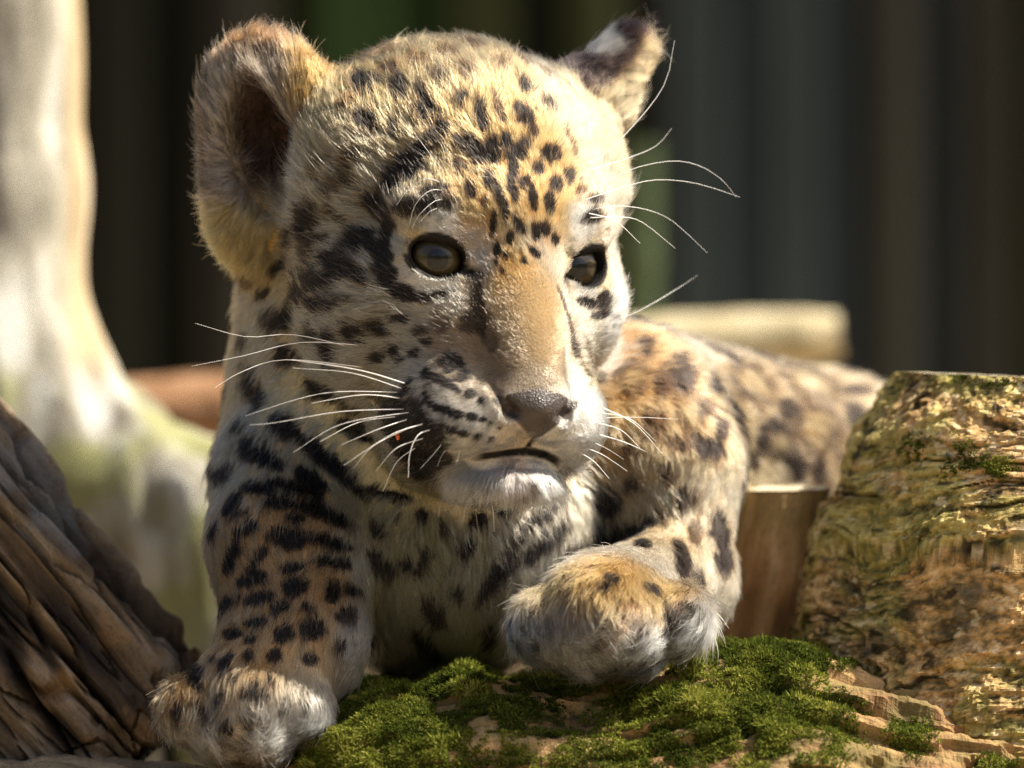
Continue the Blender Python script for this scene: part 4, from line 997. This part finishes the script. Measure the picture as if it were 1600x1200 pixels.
# ---- a green cane in front of the fence
m = NT('green_cane'); tc = m.n('ShaderNodeTexCoord'); nz = m.n('ShaderNodeTexNoise', {'Vector': tc.outputs['Object'], 'Scale': 12.0})
M_CANE = m.surf(m.n('ShaderNodeBsdfPrincipled', {'Base Color': m.ramp(nz.outputs[0], [(.35, (.022, .040, .008)), (.7, (.042, .064, .014))]), 'Roughness': .6}).outputs[0])
def cane(px, d, z0, z1, rr, lean):
    base = P(px, 600, d); n_ = 60; z = np.linspace(-1044, z1, n_); pth = np.stack([base[0] + (z - z0) * lean, np.full(n_, d), z], 1)
    seg = (np.arange(n_) % 10 == 0); rad = rr * (1 - .25 * np.linspace(0, 1, n_)) * (1 + .18 * seg)
    v, f = tube(pth, rad, 12); return mesh_obj('bamboo_cane', W(v), f, M_CANE, origin=W(pth[0]))
tag(cane(1003, 3600, 200, 480, 42, .01), 'green cane standing before the fence behind the cub\'s far cheek', 'plant')

# ---- moss on the front log and on top of the stump
m = NT('moss'); at = m.n('ShaderNodeAttribute', attribute_name='col')
d1 = m.n('ShaderNodeBsdfDiffuse', {'Color': at.outputs['Color']}); t1 = m.n('ShaderNodeBsdfTranslucent', {'Color': at.outputs['Color']})
M_MOSS = m.surf(m.n('ShaderNodeMixShader', {0: .35, 1: d1.outputs[0], 2: t1.outputs[0]}).outputs[0])
def moss_cover(V, F, weight, n, seed, hgt):
    a, b, c_, d_ = (V[F[:, i]] for i in range(4)); ar = np.linalg.norm(np.cross(c_ - a, d_ - b), axis=1) * .5
    ctr = (a + b + c_ + d_) / 4; fnm = norm(np.cross(c_ - a, d_ - b)); wt = weight(ctr, fnm) * ar
    rg = np.random.default_rng(seed); cdf = np.cumsum(wt); f = np.searchsorted(cdf, rg.random(n) * cdf[-1]); f = np.clip(f, 0, len(F) - 1)
    u, v = rg.random(n)[:, None], rg.random(n)[:, None]
    p = (a[f] * (1 - u) + b[f] * u) * (1 - v) + (d_[f] * (1 - u) + c_[f] * u) * v; nn = fnm[f]; ww = weight(p, nn)
    lump = .55 + .6 * fbm(p, 55, 2, seed + 1) + .35 * fbm(p, 20, 2, seed + 2)
    h = hgt * np.clip(lump, .15, 1.9) * np.clip(ww * 1.6, .25, 1)
    lean = np.stack([vnoise(p, 26, seed + 5 + i) for i in range(3)], 1) * .8 + rg.normal(0, .35, (n, 3)) + np.array([-.15, -.45, -.5])
    up = norm(nn + lean * .8); out_v, out_c = [], []
    root = p + nn * (h * .25)[:, None]
    sd = norm(np.cross(up, rg.normal(0, 1, (n, 3))))
    tone = np.clip(.48 + .55 * fbm(p, 60, 3, seed + 9) + rg.normal(0, .18, n) + .012 * (h - 14), 0, 1)
    cc = ramp3(tone, [(0, (.040, .052, .010)), (.40, (.12, .145, .022)), (.70, (.27, .28, .045)), (1, (.42, .37, .11))])  # dark and yellow ends paint shaded and sunlit moss
    for k in range(3):      # each sprig: three little leaves up a stem
        s0 = root + up * (h * .3 * k)[:, None]; dr = norm(up * .8 + sd * (1 if k % 2 else -1) * .75 + rg.normal(0, .3, (n, 3)))
        w2 = norm(np.cross(dr, nn + .01)) * (rg.uniform(.8, 1.5, n))[:, None]; ll = (rg.uniform(.5, 1.0, n) * np.clip(h, 8, 22))[:, None]
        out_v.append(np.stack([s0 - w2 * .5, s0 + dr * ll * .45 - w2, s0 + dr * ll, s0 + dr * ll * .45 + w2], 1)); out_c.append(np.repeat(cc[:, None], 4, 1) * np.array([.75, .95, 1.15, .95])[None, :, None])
    Vm = np.concatenate(out_v).reshape(-1, 3); Cm = np.concatenate(out_c).reshape(-1, 3)
    return Vm, np.arange(len(Vm)).reshape(-1, 4), Cm
def w_log(p, n):
    x = proj(p); s_ = np.zeros(len(p))
    for cx, cy, rx, ry, st in PATCH:
        s_ = np.maximum(s_, st * np.exp(-(((x[:, 0] - cx) / rx) ** 2 + ((x[:, 1] - cy) / ry) ** 2)))
    s_ = s_ * sstep(-.25, .25, fbm(p, 46, 3, 101) + s_ * .35)
    return np.where((n[:, 1] < .55) & (s_ > .08) & (p[:, 1] < 330), s_, 0) + 1e-9
vm, fm, cm = moss_cover(LOG_V, LOG_F, w_log, 120000, 5, 18)
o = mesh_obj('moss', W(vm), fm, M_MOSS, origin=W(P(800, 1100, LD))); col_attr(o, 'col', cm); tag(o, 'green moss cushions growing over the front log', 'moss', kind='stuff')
def w_st(p, n):
    x = proj(p); s_ = np.exp(-(((x[:, 0] - 1585) / 60) ** 2 + ((x[:, 1] - 592) / 10) ** 2)) + .5 * np.exp(-(((x[:, 0] - 1560) / 60) ** 2 + ((x[:, 1] - 735) / 14) ** 2)) + .4 * np.exp(-(((x[:, 0] - 1470) / 40) ** 2 + ((x[:, 1] - 700) / 18) ** 2))
    return np.where(p[:, 1] < 460, s_ * sstep(-.2, .3, fbm(p, 40, 3, 111)), 0) + 1e-9
vm, fm, cm = moss_cover(STUMP_V, STUMP_F, w_st, 9000, 15, 12)
o = mesh_obj('moss', W(vm), fm, M_MOSS, origin=W(P(1580, 600, 380))); col_attr(o, 'col', cm); tag(o, 'bright moss tufts on the flat top of the big stump', 'moss', kind='stuff')
